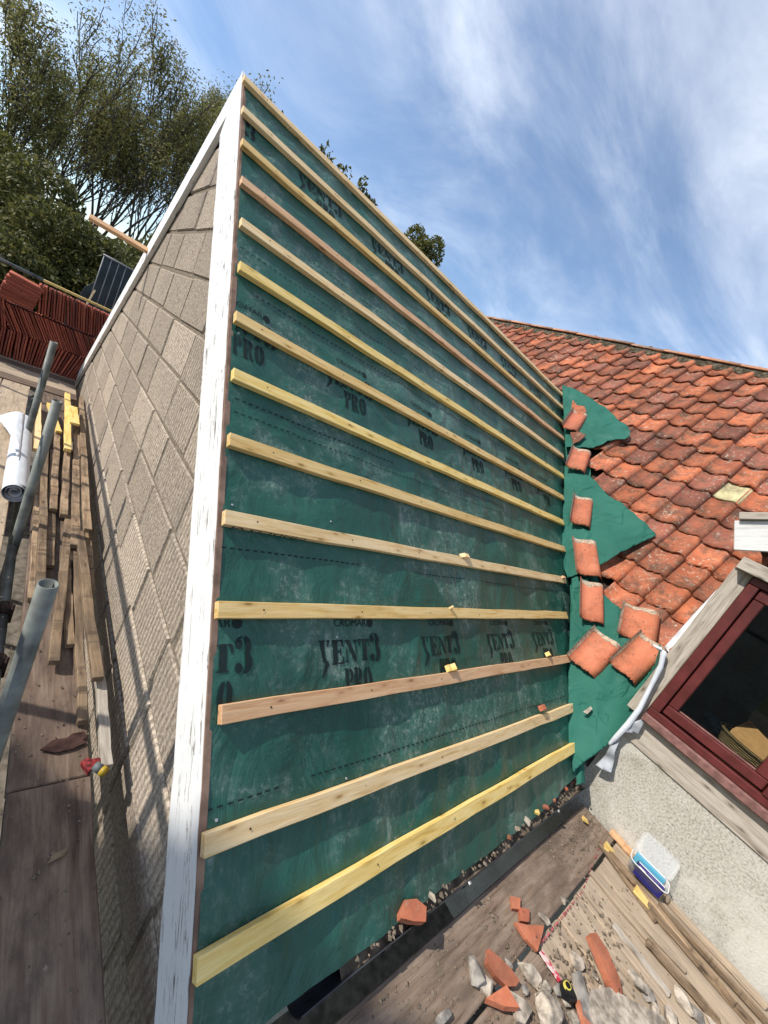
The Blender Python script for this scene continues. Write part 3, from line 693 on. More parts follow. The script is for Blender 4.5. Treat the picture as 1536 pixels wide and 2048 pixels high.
# dormer: head board, pitched bargeboard, cap, roof, cheek
boxo('head_board', 2.40, 2.60, -6.3, -2.712, -1.078, -1.008, M['greywood'], house, .003, seg=6, jit=.003)
def pitched(name, y0, z0, L, w, x0, x1, mat, ang=28.5, **kw):
    d = Vector((0, -math.cos(R_(ang)), math.sin(R_(ang)))); up = Vector((0, math.sin(R_(ang)), math.cos(R_(ang))))
    me = box_me(name, L, abs(x1 - x0), w, mat, .003, .003, 8, (0, 0, w / 2), 3)
    o = link(name, me, house, **kw); o.matrix_basis = frame(((x0 + x1) / 2, y0, z0), d, up.cross(d)); return o
pitched('dormer_bargeboard', -2.66, -1.000, 2.2, .165, 2.385, 2.412, M['palewood'], label='sun bleached pale dormer bargeboard')
pitched('dormer_cap_board', -2.598, -.842, 2.2, .040, 2.36, 2.43, M['greywood'], label='grey weathered board capping the dormer edge')
pitched('dormer_roof', -2.66, -.862, 2.2, .03, 2.43, 4.1, M['sheath'])
mesh('dormer_cheek', [(2.6, -2.705, -2.30), (2.6, -2.705, -1.0), (3.75, -2.705, -1.0), (2.6, -2.745, -2.30), (2.6, -2.745, -1.0), (3.75, -2.745, -1.0)], [(0, 1, 2), (5, 4, 3), (0, 3, 4, 1), (1, 4, 5, 2), (2, 5, 3, 0)], M['greywood'], house)
# roof: sarking, tiles
SA = [(-3.4, -3.05), (2.69, -3.05), (2.69, -.95), (4.6, -.95), (4.6, 1.33), (-3.4, 1.33)]
vs, fs = poly_cells(SA, .6)
roof = mesh('roof', [mp(u, v, -.045) for u, v in vs], fs, M['sheath'], house)
PITCH, GAUGE, TL_ = .208, .266, .345
def prof_w(t):
    pts = [(0, .022), (.06, .013), (.18, .003), (.34, -.002), (.48, .003), (.62, .013), (.74, .023), (.84, .028), (.91, .026), (.96, .019), (1, .009)]
    for (a, wa), (b, wb) in zip(pts, pts[1:]):
        if t <= b: f = (t - a) / (b - a); return wa + (wb - wa) * f
    return pts[-1][1]
def prof_l(t):                             # laid-out tile: turned-up left side, flat face, right side turned down
    pts = [(0, .048), (.04, .030), (.09, .016), (.16, .006), (.28, .000), (.42, .003), (.58, .012), (.72, .019), (.83, .019), (.91, .010), (.96, -.004), (1, -.024)]
    for (a, wa), (b, wb) in zip(pts, pts[1:]):
        if t <= b: f = (t - a) / (b - a); return wa + (wb - wa) * f
    return pts[-1][1]
def pantile_me(name, mat, seed, W=.240, L=TL_, T=.013, chip=.004, amp=1.0, pf=None):
    rg = random.Random(seed); bm = bmesh.new(); nu, nv = (12, 4) if pf is None else (22, 5); pf = pf or prof_w
    def surf(dz):
        g = []
        for j in range(nv + 1):
            row = []
            for i in range(nu + 1):
                t = i / nu; yy = L * j / nv
                if j == 0: yy += (rg.random() - .5) * chip
                zz = pf(t) * amp + dz + .0015 * nz(t * 3 + seed, j * .7, seed)
                row.append(bm.verts.new((W * t, yy, zz)))
            g.append(row)
        return g
    top = surf(T); bot = surf(0)
    for j in range(nv):
        for i in range(nu):
            f = bm.faces.new((top[j][i], top[j][i + 1], top[j + 1][i + 1], top[j + 1][i])); f.smooth = True
            bm.faces.new((bot[j][i], bot[j + 1][i], bot[j + 1][i + 1], bot[j][i + 1]))
    for i in range(nu):
        bm.faces.new((top[0][i + 1], top[0][i], bot[0][i], bot[0][i + 1])); bm.faces.new((top[nv][i], top[nv][i + 1], bot[nv][i + 1], bot[nv][i]))
    for j in range(nv):
        bm.faces.new((top[j][0], top[j + 1][0], bot[j + 1][0], bot[j][0])); bm.faces.new((top[j + 1][nu], top[j][nu], bot[j][nu], bot[j + 1][nu]))
    me = bpy.data.meshes.new(name); bm.to_mesh(me); bm.free(); me.materials.append(mat); return me
TM = [pantile_me('tile', M['tile_old'], q, chip=.014, T=.015, amp=1.45) for q in range(8)]
TLIME = pantile_me('tile', M['tile_lime'], 9)
rt = random.Random(5); ntile = 0
def tile_matrix(u, v, w, rot=0.0, tilt=0.0):
    Xd = Vector((0, -1, 0)); Yd = Vector((CM, 0, SM)); Nd = Vector((-SM, 0, CM))
    X2 = Xd * math.cos(rot) + Yd * math.sin(rot); Y2 = -Xd * math.sin(rot) + Yd * math.cos(rot)
    Y3 = Y2 * math.cos(tilt) - Nd * math.sin(tilt)
    return frame(mp(u, v, w), X2, Y3)
lime_uv = onm(1462, 995, .02)
for kr in range(-5, 12):
    v0 = -.19 - GAUGE * kr
    for j in range(-25, 12):
        u0 = 1.85 + PITCH * j
        if v0 < -.86 and u0 + .20 > 2.70: continue
        if u0 > 4.0 or u0 < -3.2: continue
        uv_ = -v0 * .8117
        if v0 < .12 and u0 < uv_ + (-.80 if v0 > -.36 else .05 + .09 * rt.random()): continue
        if v0 >= .12 and u0 < -3: continue
        q = RW @ (np.array(mp(u0, v0, 0)) - CAM)
        if q[2] > .1:
            X, Y = 768 + FPX * q[0] / q[2], 1024 + FPX * q[1] / q[2]
            if X > 1800 or Y < 450: continue
        lime = abs(u0 + .1 - lime_uv[0]) < .11 and abs(v0 + .13 - lime_uv[1]) < .134
        o = link('tile', TLIME if lime else rt.choice(TM), roof)
        if lime: o['label'] = 'pale lichen yellow tile among the orange ones'
        o.matrix_basis = tile_matrix(u0 + rt.uniform(-.004, .004), v0 + rt.uniform(-.010, .008), .022 + rt.uniform(-.003, .006), rt.uniform(-.024, .024), .080 + rt.uniform(-.012, .016)); ntile += 1
print('tiles', ntile)
# ridge: bedding mortar and ridge tiles
Vv = []; Ff = []; nn = 260
for i in range(nn + 1):
    y = 3.6 - i * 7.6 / nn
    for q in range(6):
        t = q / 5; Vv.append(mp(-y, 1.285 + t * .11 + .05 * nz(y * 5.2, 2, 0) * (1 - t), .035 + .040 * math.sin(t * 2.0) + .018 * nz(y * 12, q * 1.1, 3)))
for i in range(nn):
    for q in range(5): Ff.append((i * 6 + q, i * 6 + 6 + q, i * 6 + 7 + q, i * 6 + 1 + q))
mesh('ridge_mortar', Vv, Ff, M['moss'], roof)
def ridge_me():
    bm = bmesh.new(); L = .43; n = 10; Rr = .12; rows = []
    for x in (0, .02, L):
        for dr in (0, -.016):
            rows.append([bm.verts.new((x, math.cos(R_(25 + 130 * i / n)) * (Rr + dr), math.sin(R_(25 + 130 * i / n)) * (Rr + dr) * .8)) for i in range(n + 1)])
    o_, i_ = rows[0::2], rows[1::2]
    for a, b in zip(o_, o_[1:]):
        for i in range(n): bm.faces.new((a[i], a[i + 1], b[i + 1], b[i])).smooth = True
    for i in range(n):
        bm.faces.new((o_[0][i + 1], o_[0][i], i_[0][i], i_[0][i + 1])); bm.faces.new((o_[-1][i], o_[-1][i + 1], i_[-1][i + 1], i_[-1][i]))
    for a, b, c, d in ((o_[0], o_[-1], i_[0], i_[-1]),):
        bm.faces.new((a[0], b[0], d[0], c[0])); bm.faces.new((b[n], a[n], c[n], d[n]))
    bmesh.ops.recalc_face_normals(bm, faces=bm.faces)
    me = bpy.data.meshes.new('ridge_tile'); bm.to_mesh(me); bm.free(); me.materials.append(M['ridge']); return me
RM = ridge_me(); pr = mp(0, 1.40, .02)
for i in range(17):
    y = 3.5 - i * .435
    o = link('ridge_tile', RM, roof); o.matrix_basis = frame((pr.x + .015, y, pr.z - .03 + rt.uniform(-.006, .006)), (0.02 * rt.uniform(-1, 1), -1, rt.uniform(-.012, .012)), (1, 0, 0))
# other slope of the house, gable end out of view
mesh('rear_slope', [(pr.x + .05, 3.6, pr.z - .06), (pr.x + .05, -6.4, pr.z - .06), (pr.x + 3.2, -6.4, pr.z - 3.9), (pr.x + 3.2, 3.6, pr.z - 3.9)], [(0, 1, 2, 3)], M['tile_old'], house)
# ------------------------------------------------------------------ scaffold decks
deckL = empty('scaffold_deck', (-.6, 0, ZD), kind='structure')
def plank(parent, x0, x1, y0, y1, mat, along, seed, z=ZD, t=.038, name='plank'):
    rp = random.Random(seed)
    o = boxo(name, x0, x1, y0, y1, z - t, z, mat, parent, .004, along, seed, .004, 10)
    return o
plank(deckL, -.335, -.112, -4.3, -1.905, M['board'], 'y', 1)
plank(deckL, -.333, -.110, -1.900, 2.9, M['board'], 'y', 2, ZD - .003)
plank(deckL, -.665, -.445, -4.3, -1.2, M['board'], 'y', 3, ZD - .002)
plank(deckL, -.668, -.447, -1.195, 2.9, M['board_dust'], 'y', 4, ZD)
plank(deckL, -.895, -.675, -4.3, .8, M['board'], 'y', 5, ZD + .001)
plank(deckL, -.893, -.677, .805, 2.9, M['board_dust'], 'y', 6, ZD - .002)
plank(deckL, -1.12, -.905, -4.3, 2.9, M['board'], 'y', 7, ZD)
for i in range(9):
    plank(deckL, -2.2, -.02 + .25 * (i > 4), 2.95 + i * .228, 3.17 + i * .228, M['board_dust'] if i % 3 else M['board'], 'x', 20 + i, ZD + .003 * (i % 2))
deckR = empty('scaffold_deck', (1.2, -3.2, ZD), kind='structure')
plank(deckR, .10, 2.46, -3.052, -2.838, M['board_mid'], 'x', 31)
plank(deckR, -.10, 1.330, -3.290, -3.068, M['board_mid'], 'x', 32, ZD - .003)
plank(deckR, -.10, 1.325, -3.515, -3.300, M['board_dust'], 'x', 33, ZD)
for i, (a, b) in enumerate(((1.345, 1.555), (1.565, 1.785), (1.795, 2.010), (2.020, 2.235), (2.243, 2.455))):
    plank(deckR, a, b, -4.6, -3.066 - .004 * (i % 2), M['board_dust'], 'y', 40 + i, ZD + .002 * (i % 3) - .002)
plank(deckR, -.10, 1.32, -3.75, -3.525, M['board_dust'], 'x', 37)

# tubes of the scaffold
def pole(a, b, label, r=.0242, **kw):
    return tube('scaffold_tube', [a, b], r, M['steel'], n=18, hollow=.84, label=label, cat='scaffold tube', group='scaffold tubes', **kw)
pole((-.392, -1.875, -4.9), (-.397, -1.875, -2.02), 'nearest open topped upright scaffold tube beside the timber pile')
pole((-.385, -.235, -4.9), (-.385, -.235, -1.985), 'upright scaffold tube standing against the white membrane roll')
pole((-.42, 1.13, -4.9), (-.42, 1.13, -1.925), 'farthest upright scaffold tube in front of the stacked red tiles')
tube('scaffold_tube', [(-1.7, 4.95, -1.80), (-.52, 4.95, -1.835)], .0242, M['steel'], n=16, hollow=.84, label='level grey scaffold tube behind the stacked red tiles', cat='scaffold tube', group='scaffold tubes')
for xx, z in ((-.392, -2.93),):
    tube('scaffold_tube', [(xx, -4.0, z), (xx, 3.0, z)], .0242, M['steel'], n=12, label='scaffold ledger tube seen in the gap between the deck boards', cat='scaffold tube', group='scaffold tubes')
for i, y in enumerate((-1.1, .95, 2.9)):
    tube('scaffold_tube', [(-1.16, y, -4.9), (-1.16, y, -1.35)], .0242, M['steel'], n=12, label='outer upright scaffold tube with guard rails, ' + ('nearest the viewer', 'middle of three', 'nearest the stacked tiles')[i], cat='scaffold tube', group='outer scaffold uprights')
for z, lab in ((-1.52, 'guard rail tube along the outer edge of the scaffold'),):
    tube('scaffold_tube', [(-1.11, -3.9, z), (-1.11, 3.0, z)], .0242, M['steel'], n=12, label=lab, cat='scaffold tube', group='scaffold tubes')
# house across the yard, out of frame, whose verge shades the near boards
nb = empty('neighbour_house', (-9, -1.0, -4.9), label='tall neighbouring house across the yard beyond the scaffold', cat='building')
prof_n = [(1.45, -4.9), (1.45, 2.7), (-1.0, 6.2), (-3.45, 2.7), (-3.45, -4.9)]
prism_x('wall', prof_n, -12, -6.05, M['render'], nb)
for sg in (1, -1):
    for i in range(15):                   # stepped verge of overlapping tile courses
        t0 = i / 15; y0 = -1.0 + sg * 2.62 * (1 - t0); z0 = 2.46 + 3.76 * t0; d = Vector((0, -sg * 2.62, 3.76)).normalized(); up = Vector((0, sg * 3.76, 2.62)).normalized()
        me = box_me('tile_course', 6.1, .36, .045, M['tile_old'], .003); o = link('tile_course', me, nb); o.matrix_basis = frame(Vector((-12.1, y0, z0)) + up * .04, (1, 0, 0), d * 1.0 + up * -.16)
def coupler(p, ax, label):
    c = empty('scaffold_coupler', p, label=label, cat='coupler', group='scaffold couplers')
    a = Vector(ax).normalized(); q = Vector(p)
    tube('clamp_band', [q - a * .028, q + a * .028], .034, M['rust'], c, 12)
    o = boxo('clamp_saddle', q.x - .022, q.x + .022, q.y - .045, q.y + .045, q.z - .075, q.z - .02, M['rust'], c, .006)
    tube('bolt', [q + Vector((.03, -.02, -.06)), q + Vector((.03, -.02, .045))], .007, M['rust'], c, 8)
coupler((-.392, -.86, -2.905), (0, 1, 0), 'rusty coupler in the deck gap, the farther of two')
coupler((-.392, -1.22, -2.905), (0, 1, 0), 'rusty coupler in the deck gap beside the nearest upright tube')
tube('tube_end_cap', [(-.43, -1.60, -2.86), (-.43, -1.50, -2.82), (-.43, -1.46, -2.82)], [.027, .027, .012], plain('pale_cap', (.45, .46, .44), .5), n=14, label='pale plastic cap on a tube end under the deck', cat='cap')

# ------------------------------------------------------------------ timber pile beside the gable
def lying(px0, px1, z, w, t, mat, label, name='old_batten', cat='batten', group='old battens piled by the gable', seed=0, drop=(0, 0)):
    a = onz(px0[0], px0[1], z + t); b = onz(px1[0], px1[1], z + t)
    a.z = z + drop[0]; b.z = z + drop[1]
    return timber(name, b, a, w, t, M[mat], None, (0, 0, 1), 10, .006, seed, .002, label=label, cat=cat, group=group)
Lz = ZD
lying((163, 794), (176, 1058), Lz + .070, .042, .030, 'oldwood', 'dark brown old batten leaning closest to the block gable', seed=1)
lying((154, 835), (151, 1090), Lz + .040, .045, .030, 'oldwood', 'old batten with a squared end just left of the one by the gable', seed=2)
lying((137, 880), (128, 1028), Lz + .045, .040, .032, 'oldwood', 'short old batten with a split end in the middle of the pile', seed=3)
lying((116, 860), (107, 1016), Lz + .035, .040, .030, 'oldwood', 'old batten with a rotten pointed end in the pile', seed=4)
lying((93, 850), (83, 1168), Lz + .030, .038, .030, 'oldwood', 'long pale brown old batten at the left of the pile', seed=5)
lying((80, 955), (70, 1196), Lz + .002, .050, .026, 'oldwood', 'flat orange brown lath under the left side of the pile', seed=6)
lying((139, 1030), (109, 1320), Lz + .028, .038, .028, 'oldwood', 'orange brown old batten slanting across the middle of the pile', seed=7)
lying((160, 1060), (196, 1355), Lz + .045, .042, .028, 'oldwood', 'orange brown old batten slanting towards the gable foot', seed=8)
lying((153, 1100), (166, 1440), Lz + .004, .032, .030, 'oldwood', 'narrow old batten reaching nearest the viewer on the pile', seed=9)
lying((134, 1120), (142, 1288), Lz + .002, .034, .026, 'oldwood', 'grey old batten low between the slanting ones', seed=10)
lying((196, 1290), (216, 1530), Lz - .005, .036, .030, 'greywood', 'grey weathered batten squeezed against the gable foot', seed=11)
lying((107, 900), (99, 1130), Lz + .004, .045, .024, 'oldwood', 'dark lath at the bottom of the pile', seed=12)
lying((142, 900), (138, 1120), Lz + .003, .040, .026, 'oldwood', 'dark brown batten hidden low in the middle of the pile', seed=13)
lying((168, 900), (181, 1180), Lz + .003, .040, .030, 'oldwood', 'dark old batten on the boards under the one by the gable', seed=14)
lying((136, 786), (137, 897), Lz + .105, .048, .030, 'batten_yellow', 'bright yellow new batten offcut on top of the pile', 'batten_offcut', 'offcut', 'new offcuts on the pile', 15)
lying((146, 812), (150, 846), Lz + .137, .075, .024, 'batten_yellow', 'short broad yellow block on top of the pile near the gable', 'batten_offcut', 'offcut', 'new offcuts on the pile', 16)
lying((76, 797), (75, 898), Lz + .060, .050, .032, 'batten_pale', 'pale sawn offcut beside the white roll', 'batten_offcut', 'offcut', 'new offcuts on the pile', 17)
lying((99, 806), (118, 862), Lz + .070, .045, .026, 'batten_yellow', 'yellow wedge ended offcut behind the upright tube', 'batten_offcut', 'offcut', 'new offcuts on the pile', 18)

# roll of membrane, white side out
roll = empty('membrane_roll', (-.44, .1, ZD), label='white roll of roofing membrane lying on the scaffold boards', cat='membrane roll')
RA = Vector((-.440, .07, ZD + .073)); RB = Vector((-.462, 1.45, ZD + .073)); Rd = (RB - RA).normalized(); Ra = Rd.cross(Vector((0, 0, 1))).normalized(); Rb = Rd.cross(Ra) * -1
Vv = []; Ff = []; ns, nt = 26, 86
for i in range(ns + 1):
    p = RA.lerp(RB, i / ns)
    for j in range(nt + 1):
        t = j / nt; ang = t * 2 * math.pi * 3.1 + .9; r = .020 + .052 * t + .0016 * nz(i * .5, ang, 2)
        Vv.append(p + (Ra * math.cos(ang) + Rb * math.sin(ang)) * r)
for i in range(ns):
    for j in range(nt): Ff.append((i * (nt + 1) + j, i * (nt + 1) + j + 1, (i + 1) * (nt + 1) + j + 1, (i + 1) * (nt + 1) + j))
mesh('rolled_sheet', Vv, Ff, M['white_sheet'], roll, True)
Vv = []; Ff = []
for i in range(19):
    t = i / 18; p = RA.lerp(RB, .30 + .70 * t)
    for j in range(9):
        q = j / 8; wd = (.02 + .15 * t ** 1.4) * q
        Vv.append(p + Ra * (-.0 - wd) * (1) + Vector((0, 0, .073 + .010 * math.sin(q * 3) - .75 * max(0, wd - .05) * 1 + .006 * nz(i * .4, j * .4, 5))))
for i in range(18):
    for j in range(8): Ff.append((i * 9 + j, i * 9 + j + 1, (i + 1) * 9 + j + 1, (i + 1) * 9 + j))
solidify(mesh('loose_edge', Vv, Ff, M['white_sheet'], roll, True), .0015)
# board litter
shard('bark_flake', [(-.07, 0), (-.03, .028), (.01, .022), (.03, .035), (.065, .03), (.07, .005), (.055, -.004), (.068, -.018), (.02, -.03), (-.03, -.028)], .006, M['bark'], frame((-.188, -1.765, ZD + .004), (1, .12, 0), (-.12, 1, 0)), label='dark flake of rotten wood on the scaffold board', cat='wood flake')
shard('bark_flake', [(-.03, 0), (-.01, .014), (.03, .004), (.01, -.01)], .006, M['oldwood'], frame((-.205, -2.145, ZD + .003), (1, .5, 0), (-.5, 1, 0)), label='small brown wood flake on the shaded near board', cat='wood flake')
# hand tool: red head, grey and yellow grip
tool = empty('hand_tool', (-.08, -1.88, ZD), label='hand tool with chipped red head and grey and yellow grip', cat='tool')
tp = onz(180, 1525, ZD + .02); te = onz(226, 1555, ZD + .02); tm = tp.lerp(te, .45)
me_red = plain('chipped_red_paint', (.19, .022, .022), .6, .3, .7, scale=70)
shard('head', [(-.026, -.012), (-.020, .009), (-.006, .013), (.008, .030), (.020, .034), (.022, -.028), (.006, -.022), (-.010, -.019)], .018, me_red, frame((tp.x, tp.y, ZD + .002), te - tp, Vector((0, 0, 1)).cross(te - tp)), parent=tool)
d_ = (te - tp).normalized()
tube('grip', [tp + d_ * .022, tp + d_ * .050], .0155, plain('grey_grip', (.10, .115, .12), .6), tool, 14)
tube('grip_band', [tp + d_ * .0505, tp + d_ * .068], .0160, plain('yellow_grip', (.40, .27, .02), .5), tool, 14)
grit('board_grit', [((random.uniform(-.66, -.11), random.uniform(-2.6, 2.4), ZD + .002), random.choice((.002, .003, .004, .006)), i) for i in range(900)], M['earth'], kind='stuff', label='grit and sawdust on the boards beside the gable', cat='grit')

# ------------------------------------------------------------------ stacked tiles behind the gable
def flat_tile_me(seed):
    return pantile_me('clay_tile', M['tile_stack'], seed, .235, .33, .016, .008, .40)
SM_ = [flat_tile_me(50 + i) for i in range(3)]
rs = random.Random(3)
def stack_row(x0, x1, y, z, lean, label, step=.027, group='red tiles stacked on edge', fan=0.0):
    x = x0
    while x < x1:
        o = link('clay_tile', rs.choice(SM_), label=label, cat='clay tile', group=group)
        a = lean + fan * (x - x0) / (x1 - x0) + rs.uniform(-.02, .02)
        up = Vector((math.sin(a), 0, math.cos(a)))          # stands on its short end
        o.matrix_basis = frame((x, y + rs.uniform(-.018, .018), z), (0, 1, 0), up); x += step * rs.uniform(.9, 1.15)
stack_row(-1.75, -.70, 3.92, ZD + .006, -.02, 'red clay tile standing in the bottom tier, left group', group='bottom tier tiles, left group')
stack_row(-.66, .30, 3.92, ZD + .006, -.08, 'red clay tile fanned out in the bottom tier, right group', .027, 'bottom tier tiles, right group', .62)
stack_row(-1.75, .45, 4.20, ZD + .006, -.04, 'red clay tile in the hidden back row of the bottom tier', .030, 'bottom tier tiles, back row')
stack_row(-1.75, -.80, 3.93, ZD + .335, -.25, 'red clay tile leaning in the middle tier, left group', group='middle tier tiles, left group')
stack_row(-.74, .45, 3.93, ZD + .33, -.52, 'red clay tile leaning hard in the middle tier, right group', group='middle tier tiles, right group')
stack_row(-.55, -.28, 3.94, ZD + .655, -.14, 'red clay tile in the top tier under the yellow batten, left group', group='top tier tiles, left group')
stack_row(-.26, .45, 3.94, ZD + .655, -.20, 'red clay tile in the top tier under the yellow batten, right group', group='top tier tiles, right group')
for i in range(14):                       # flat pile on top at the left
    o = link('clay_tile', rs.choice(SM_), label='red clay tile lying flat in the topmost pile', cat='clay tile', group='flat piled red tiles')
    o.matrix_basis = frame((-.92 + i * .004 + rs.uniform(-.01, .01), 4.13 + rs.uniform(-.008, .008), ZD + .665 + i * .0225), (0, -1, 0), (1, 0, -.06 - .004 * i))
for i in range(10):
    o = link('clay_tile', rs.choice(SM_), label='red clay tile lying flat at the left frame edge', cat='clay tile', group='flat red tiles at the frame edge')
    o.matrix_basis = frame((-1.36 + rs.uniform(-.01, .01), 4.13 + rs.uniform(-.01, .01), ZD + .665 + i * .0195), (0, -1, 0), (1, 0, -.08))
timber('new_batten', (-.57, 4.02, -2.075 + .30), (.6, 4.02, -2.075 + .30), .05, .028, M['batten_yellow'], None, (0, 0, 1), 6, .003, 60, label='long yellow batten lying on the stacked red tiles', cat='batten')
# profiled metal sheet leaning beyond
ps = empty('metal_sheet', (.1, 5.2, -2.6), label='dark profiled metal sheet with pale ribs behind the bargeboard', cat='metal sheet')
S0 = Vector((-.055, 5.0, -2.0)); SX = Vector((.32, .06, 0)); SZ = Vector((.03, .12, .86))
def sheetpt(a, b, c=0): return S0 + SX * a + SZ * b + Vector((0, -1, .1)) * c
mesh('sheet_panel', [sheetpt(0, 0), sheetpt(1.6, 0), sheetpt(1.6, 1), sheetpt(0, 1), sheetpt(0, 0, -.006), sheetpt(1.6, 0, -.006), sheetpt(1.6, 1, -.006), sheetpt(0, 1, -.006)], [(0, 1, 2, 3), (7, 6, 5, 4), (0, 4, 5, 1), (1, 5, 6, 2), (2, 6, 7, 3), (3, 7, 4, 0)], M['sheet_metal'], ps)
for a in (.02, .32, .62, .92, 1.22):
    tube('rib', [sheetpt(a, .01, .004), sheetpt(a, .99, .004)], .008, M['sheet_edge'], ps, 6)
tube('edge_trim', [sheetpt(-.02, .995, .004), sheetpt(1.6, .995, .004)], .016, M['sheet_edge'], ps, 6)
timber('prop', (-.09, 4.75, -1.95), (-.02, 4.95, -1.66), .022, .02, M['batten_pale'], None, (0, -1, .3), 2, 0, 61, label='thin pale stick propped beside the metal sheet', cat='stick')
mesh('grey_board', [(-.26, 5.3, -2.4), (-.03, 5.3, -2.4), (.02, 5.35, -1.5), (-.12, 5.35, -1.7), (-.26, 5.33, -2.4), (-.03, 5.33, -2.4), (.02, 5.38, -1.5), (-.12, 5.38, -1.7)], [(0, 1, 2, 3), (7, 6, 5, 4), (0, 4, 5, 1), (1, 5, 6, 2), (2, 6, 7, 3), (3, 7, 4, 0)], M['sheet_metal'], label='dark board leaning left of the profiled metal sheet', cat='board')

# ------------------------------------------------------------------ valley membrane and loose flaps
def vw(s, q):
    """valley sheet: q<0 on the new slope, q>0 on the old slope"""
    base_x = 4.5 - .559 * s
    if q < 0: return gp(base_x + q, s, -.020 + .016 * nz(s * 7, q * 18, 2) * min(1, -q / .05) + .010)
    v = -s * ST / SM; u = -v * .8117
    return mp(u + q, v, -.01 + .03 * min(1, q / .1) + .018 * nz(s * 5, q * 14, 6) * min(1, q / .05))
Vv = []; Ff = []; nS, nQ = 150, 30
for i in range(nS + 1):
    s = -.02 + i * 3.82 / nS
    ql = -.075 - .03 * nz(s * 2.7, 1, 9); qr = (.24 + .05 * nz(s * 3, 7, 1)) * max(.02, min(1, (3.72 - s) / .5))
    for j in range(nQ + 1):
        q = ql + (qr - ql) * j / nQ; Vv.append(vw(s, q))
for i in range(nS):
    for j in range(nQ): Ff.append((i * (nQ + 1) + j, (i + 1) * (nQ + 1) + j, (i + 1) * (nQ + 1) + j + 1, i * (nQ + 1) + j + 1))
mesh('valley_membrane', Vv, Ff, M['flap'], wing, True)
# standing crease where the two sheets are folded together
Vv = []; Ff = []
for i in range(121):
    s = .0 + i * 3.84 / 120
    for j in range(7):
        t = j / 6; q = -.045 + .075 * t + .012 * nz(s * 4, 3, 3); hgt = .045 * math.sin(t * math.pi) * (.6 + .5 * nz(s * 3.1, 6, 2))
        Vv.append(vw(s, q) + Vector((-.35, -.35, .85)) * hgt)
for i in range(120):
    for j in range(6): Ff.append((i * 7 + j, (i + 1) * 7 + j, (i + 1) * 7 + j + 1, i * 7 + j + 1))
mesh('valley_crease', Vv, Ff, M['flap'], wing, True)
c6 = lambda x, y: (1050 + x / 3.1605, 740 + y / 3.1605)
c7 = lambda x, y: (1036 + x / 3.072, 1150 + y / 3.072)
c8 = lambda x, y: (836 + x / 2.194, 1550 + y / 2.194)
def smooth_poly(P, n=6):
    out = []
    for i in range(len(P)):
        a, b = P[i], P[(i + 1) % len(P)]
        for q in range(n): t = q / n; out.append((a[0] + (b[0] - a[0]) * t, a[1] + (b[1] - a[1]) * t))
    return out
def flap(label, pts, hf, seed):
    P = [onm(*p, .09) for p in pts]; Q = []
    for i, p in enumerate(P):                 # ragged cut edges
        q = P[(i + 1) % len(P)]
        for t in (0, .25, .5, .75): Q.append((p[0] + (q[0] - p[0]) * t + .006 * nz(p[0] * 40 + t * 9, p[1] * 40, seed), p[1] + (q[1] - p[1]) * t + .006 * nz(p[1] * 40, t * 7 + p[0] * 30, seed)))
    P = Q; vs, fs = poly_cells(P, .02)
    if sum(P[i][0] * P[(i + 1) % len(P)][1] - P[(i + 1) % len(P)][0] * P[i][1] for i in range(len(P))) < 0: pass
    o = mesh('membrane_flap', [mp(u, v, hf(u, v)) for u, v in vs], fs, M['flap'], None, True, label=label, cat='membrane', group='loose membrane flaps in the valley')
    solidify(o, .002); return o
def crease(u, v, z): return .016 * max(0, 1 - abs(nz(u * 3.1, v * 3.3, z)) * 7)
def hf1(u, v): return .104 + .016 * nz(u * 4, v * 4, 1) + .008 * nz(u * 11, v * 9, 4) + crease(u, v, 3)
flap('upper green membrane flap with rounded tip over the orange tiles', [c6(235, 105), c6(290, 118), c6(330, 130), c6(400, 178), c6(470, 222), c6(530, 262), c6(590, 320), c6(640, 362), c6(666, 395), c6(660, 425), c6(630, 445), c6(575, 442), c6(530, 456), c6(480, 480), c6(430, 498), c6(380, 490), c6(310, 495), c6(255, 500)], hf1, 1)
flap('middle green membrane flap with a sharp pointed corner on the tiles', [c6(250, 612), c6(300, 640), c6(360, 655), c6(420, 682), c6(470, 740), c6(530, 815), c6(600, 850), c6(690, 930), c6(760, 985), c6(832, 1048), c6(700, 1110), c6(600, 1165), c6(490, 1228), c6(380, 1285), c6(270, 1320), c6(230, 1200)], lambda u, v: .104 + .018 * nz(u * 4 + 3, v * 4, 7) + .008 * nz(u * 10, v * 8, 2) + crease(u, v, 6), 2)
EDGE = [c7(845, 440), c7(900, 462), c7(880, 560), c7(820, 680), c7(750, 820), c7(680, 915), c7(600, 1000), c7(560, 1040)]
def edge_x(py):
    for a, b in zip(EDGE[1:], EDGE[2:]):
        if py <= b[1]: return a[0] + (b[0] - a[0]) * max(0, (py - a[1]) / (b[1] - a[1]))
    return EDGE[-1][0]
def f3pt(px, py):                          # lies on the old slope, lifts over the window post at its edge
    u, v = onm(px, py, .09); a = mp(u, v, .085 + crease(u, v, 9) + .024 * nz(u * 3, v * 2.5, 12) + .012 * nz(u * 13 + v * 3, v * 3, 9))
    b = onx(px, py, 2.452 + .006 * nz(px * .05, py * .05, 2)); bw_ = 16 + 54 * max(0.0, min(1.0, (py - 1375) / 40)); t = max(0.0, min(1.0, (px - edge_x(py) + bw_) / bw_)) ** 1.6
    if py < EDGE[1][1] - 20: t = 0
    return a.lerp(b, t) if b.x < a.x else a
P3 = [c7(330, 0), c7(420, 30), c7(520, 110), c7(640, 215), c7(780, 330), c7(880, 440), c7(890, 500), c7(830, 630), c7(740, 820), c7(650, 940), c7(570, 1030), c7(470, 1105), c7(400, 1150), c7(340, 1210), c7(310, 1000), c7(310, 600)]
vs, fs = poly_cells([(p[0], -p[1]) for p in P3], 7.0)
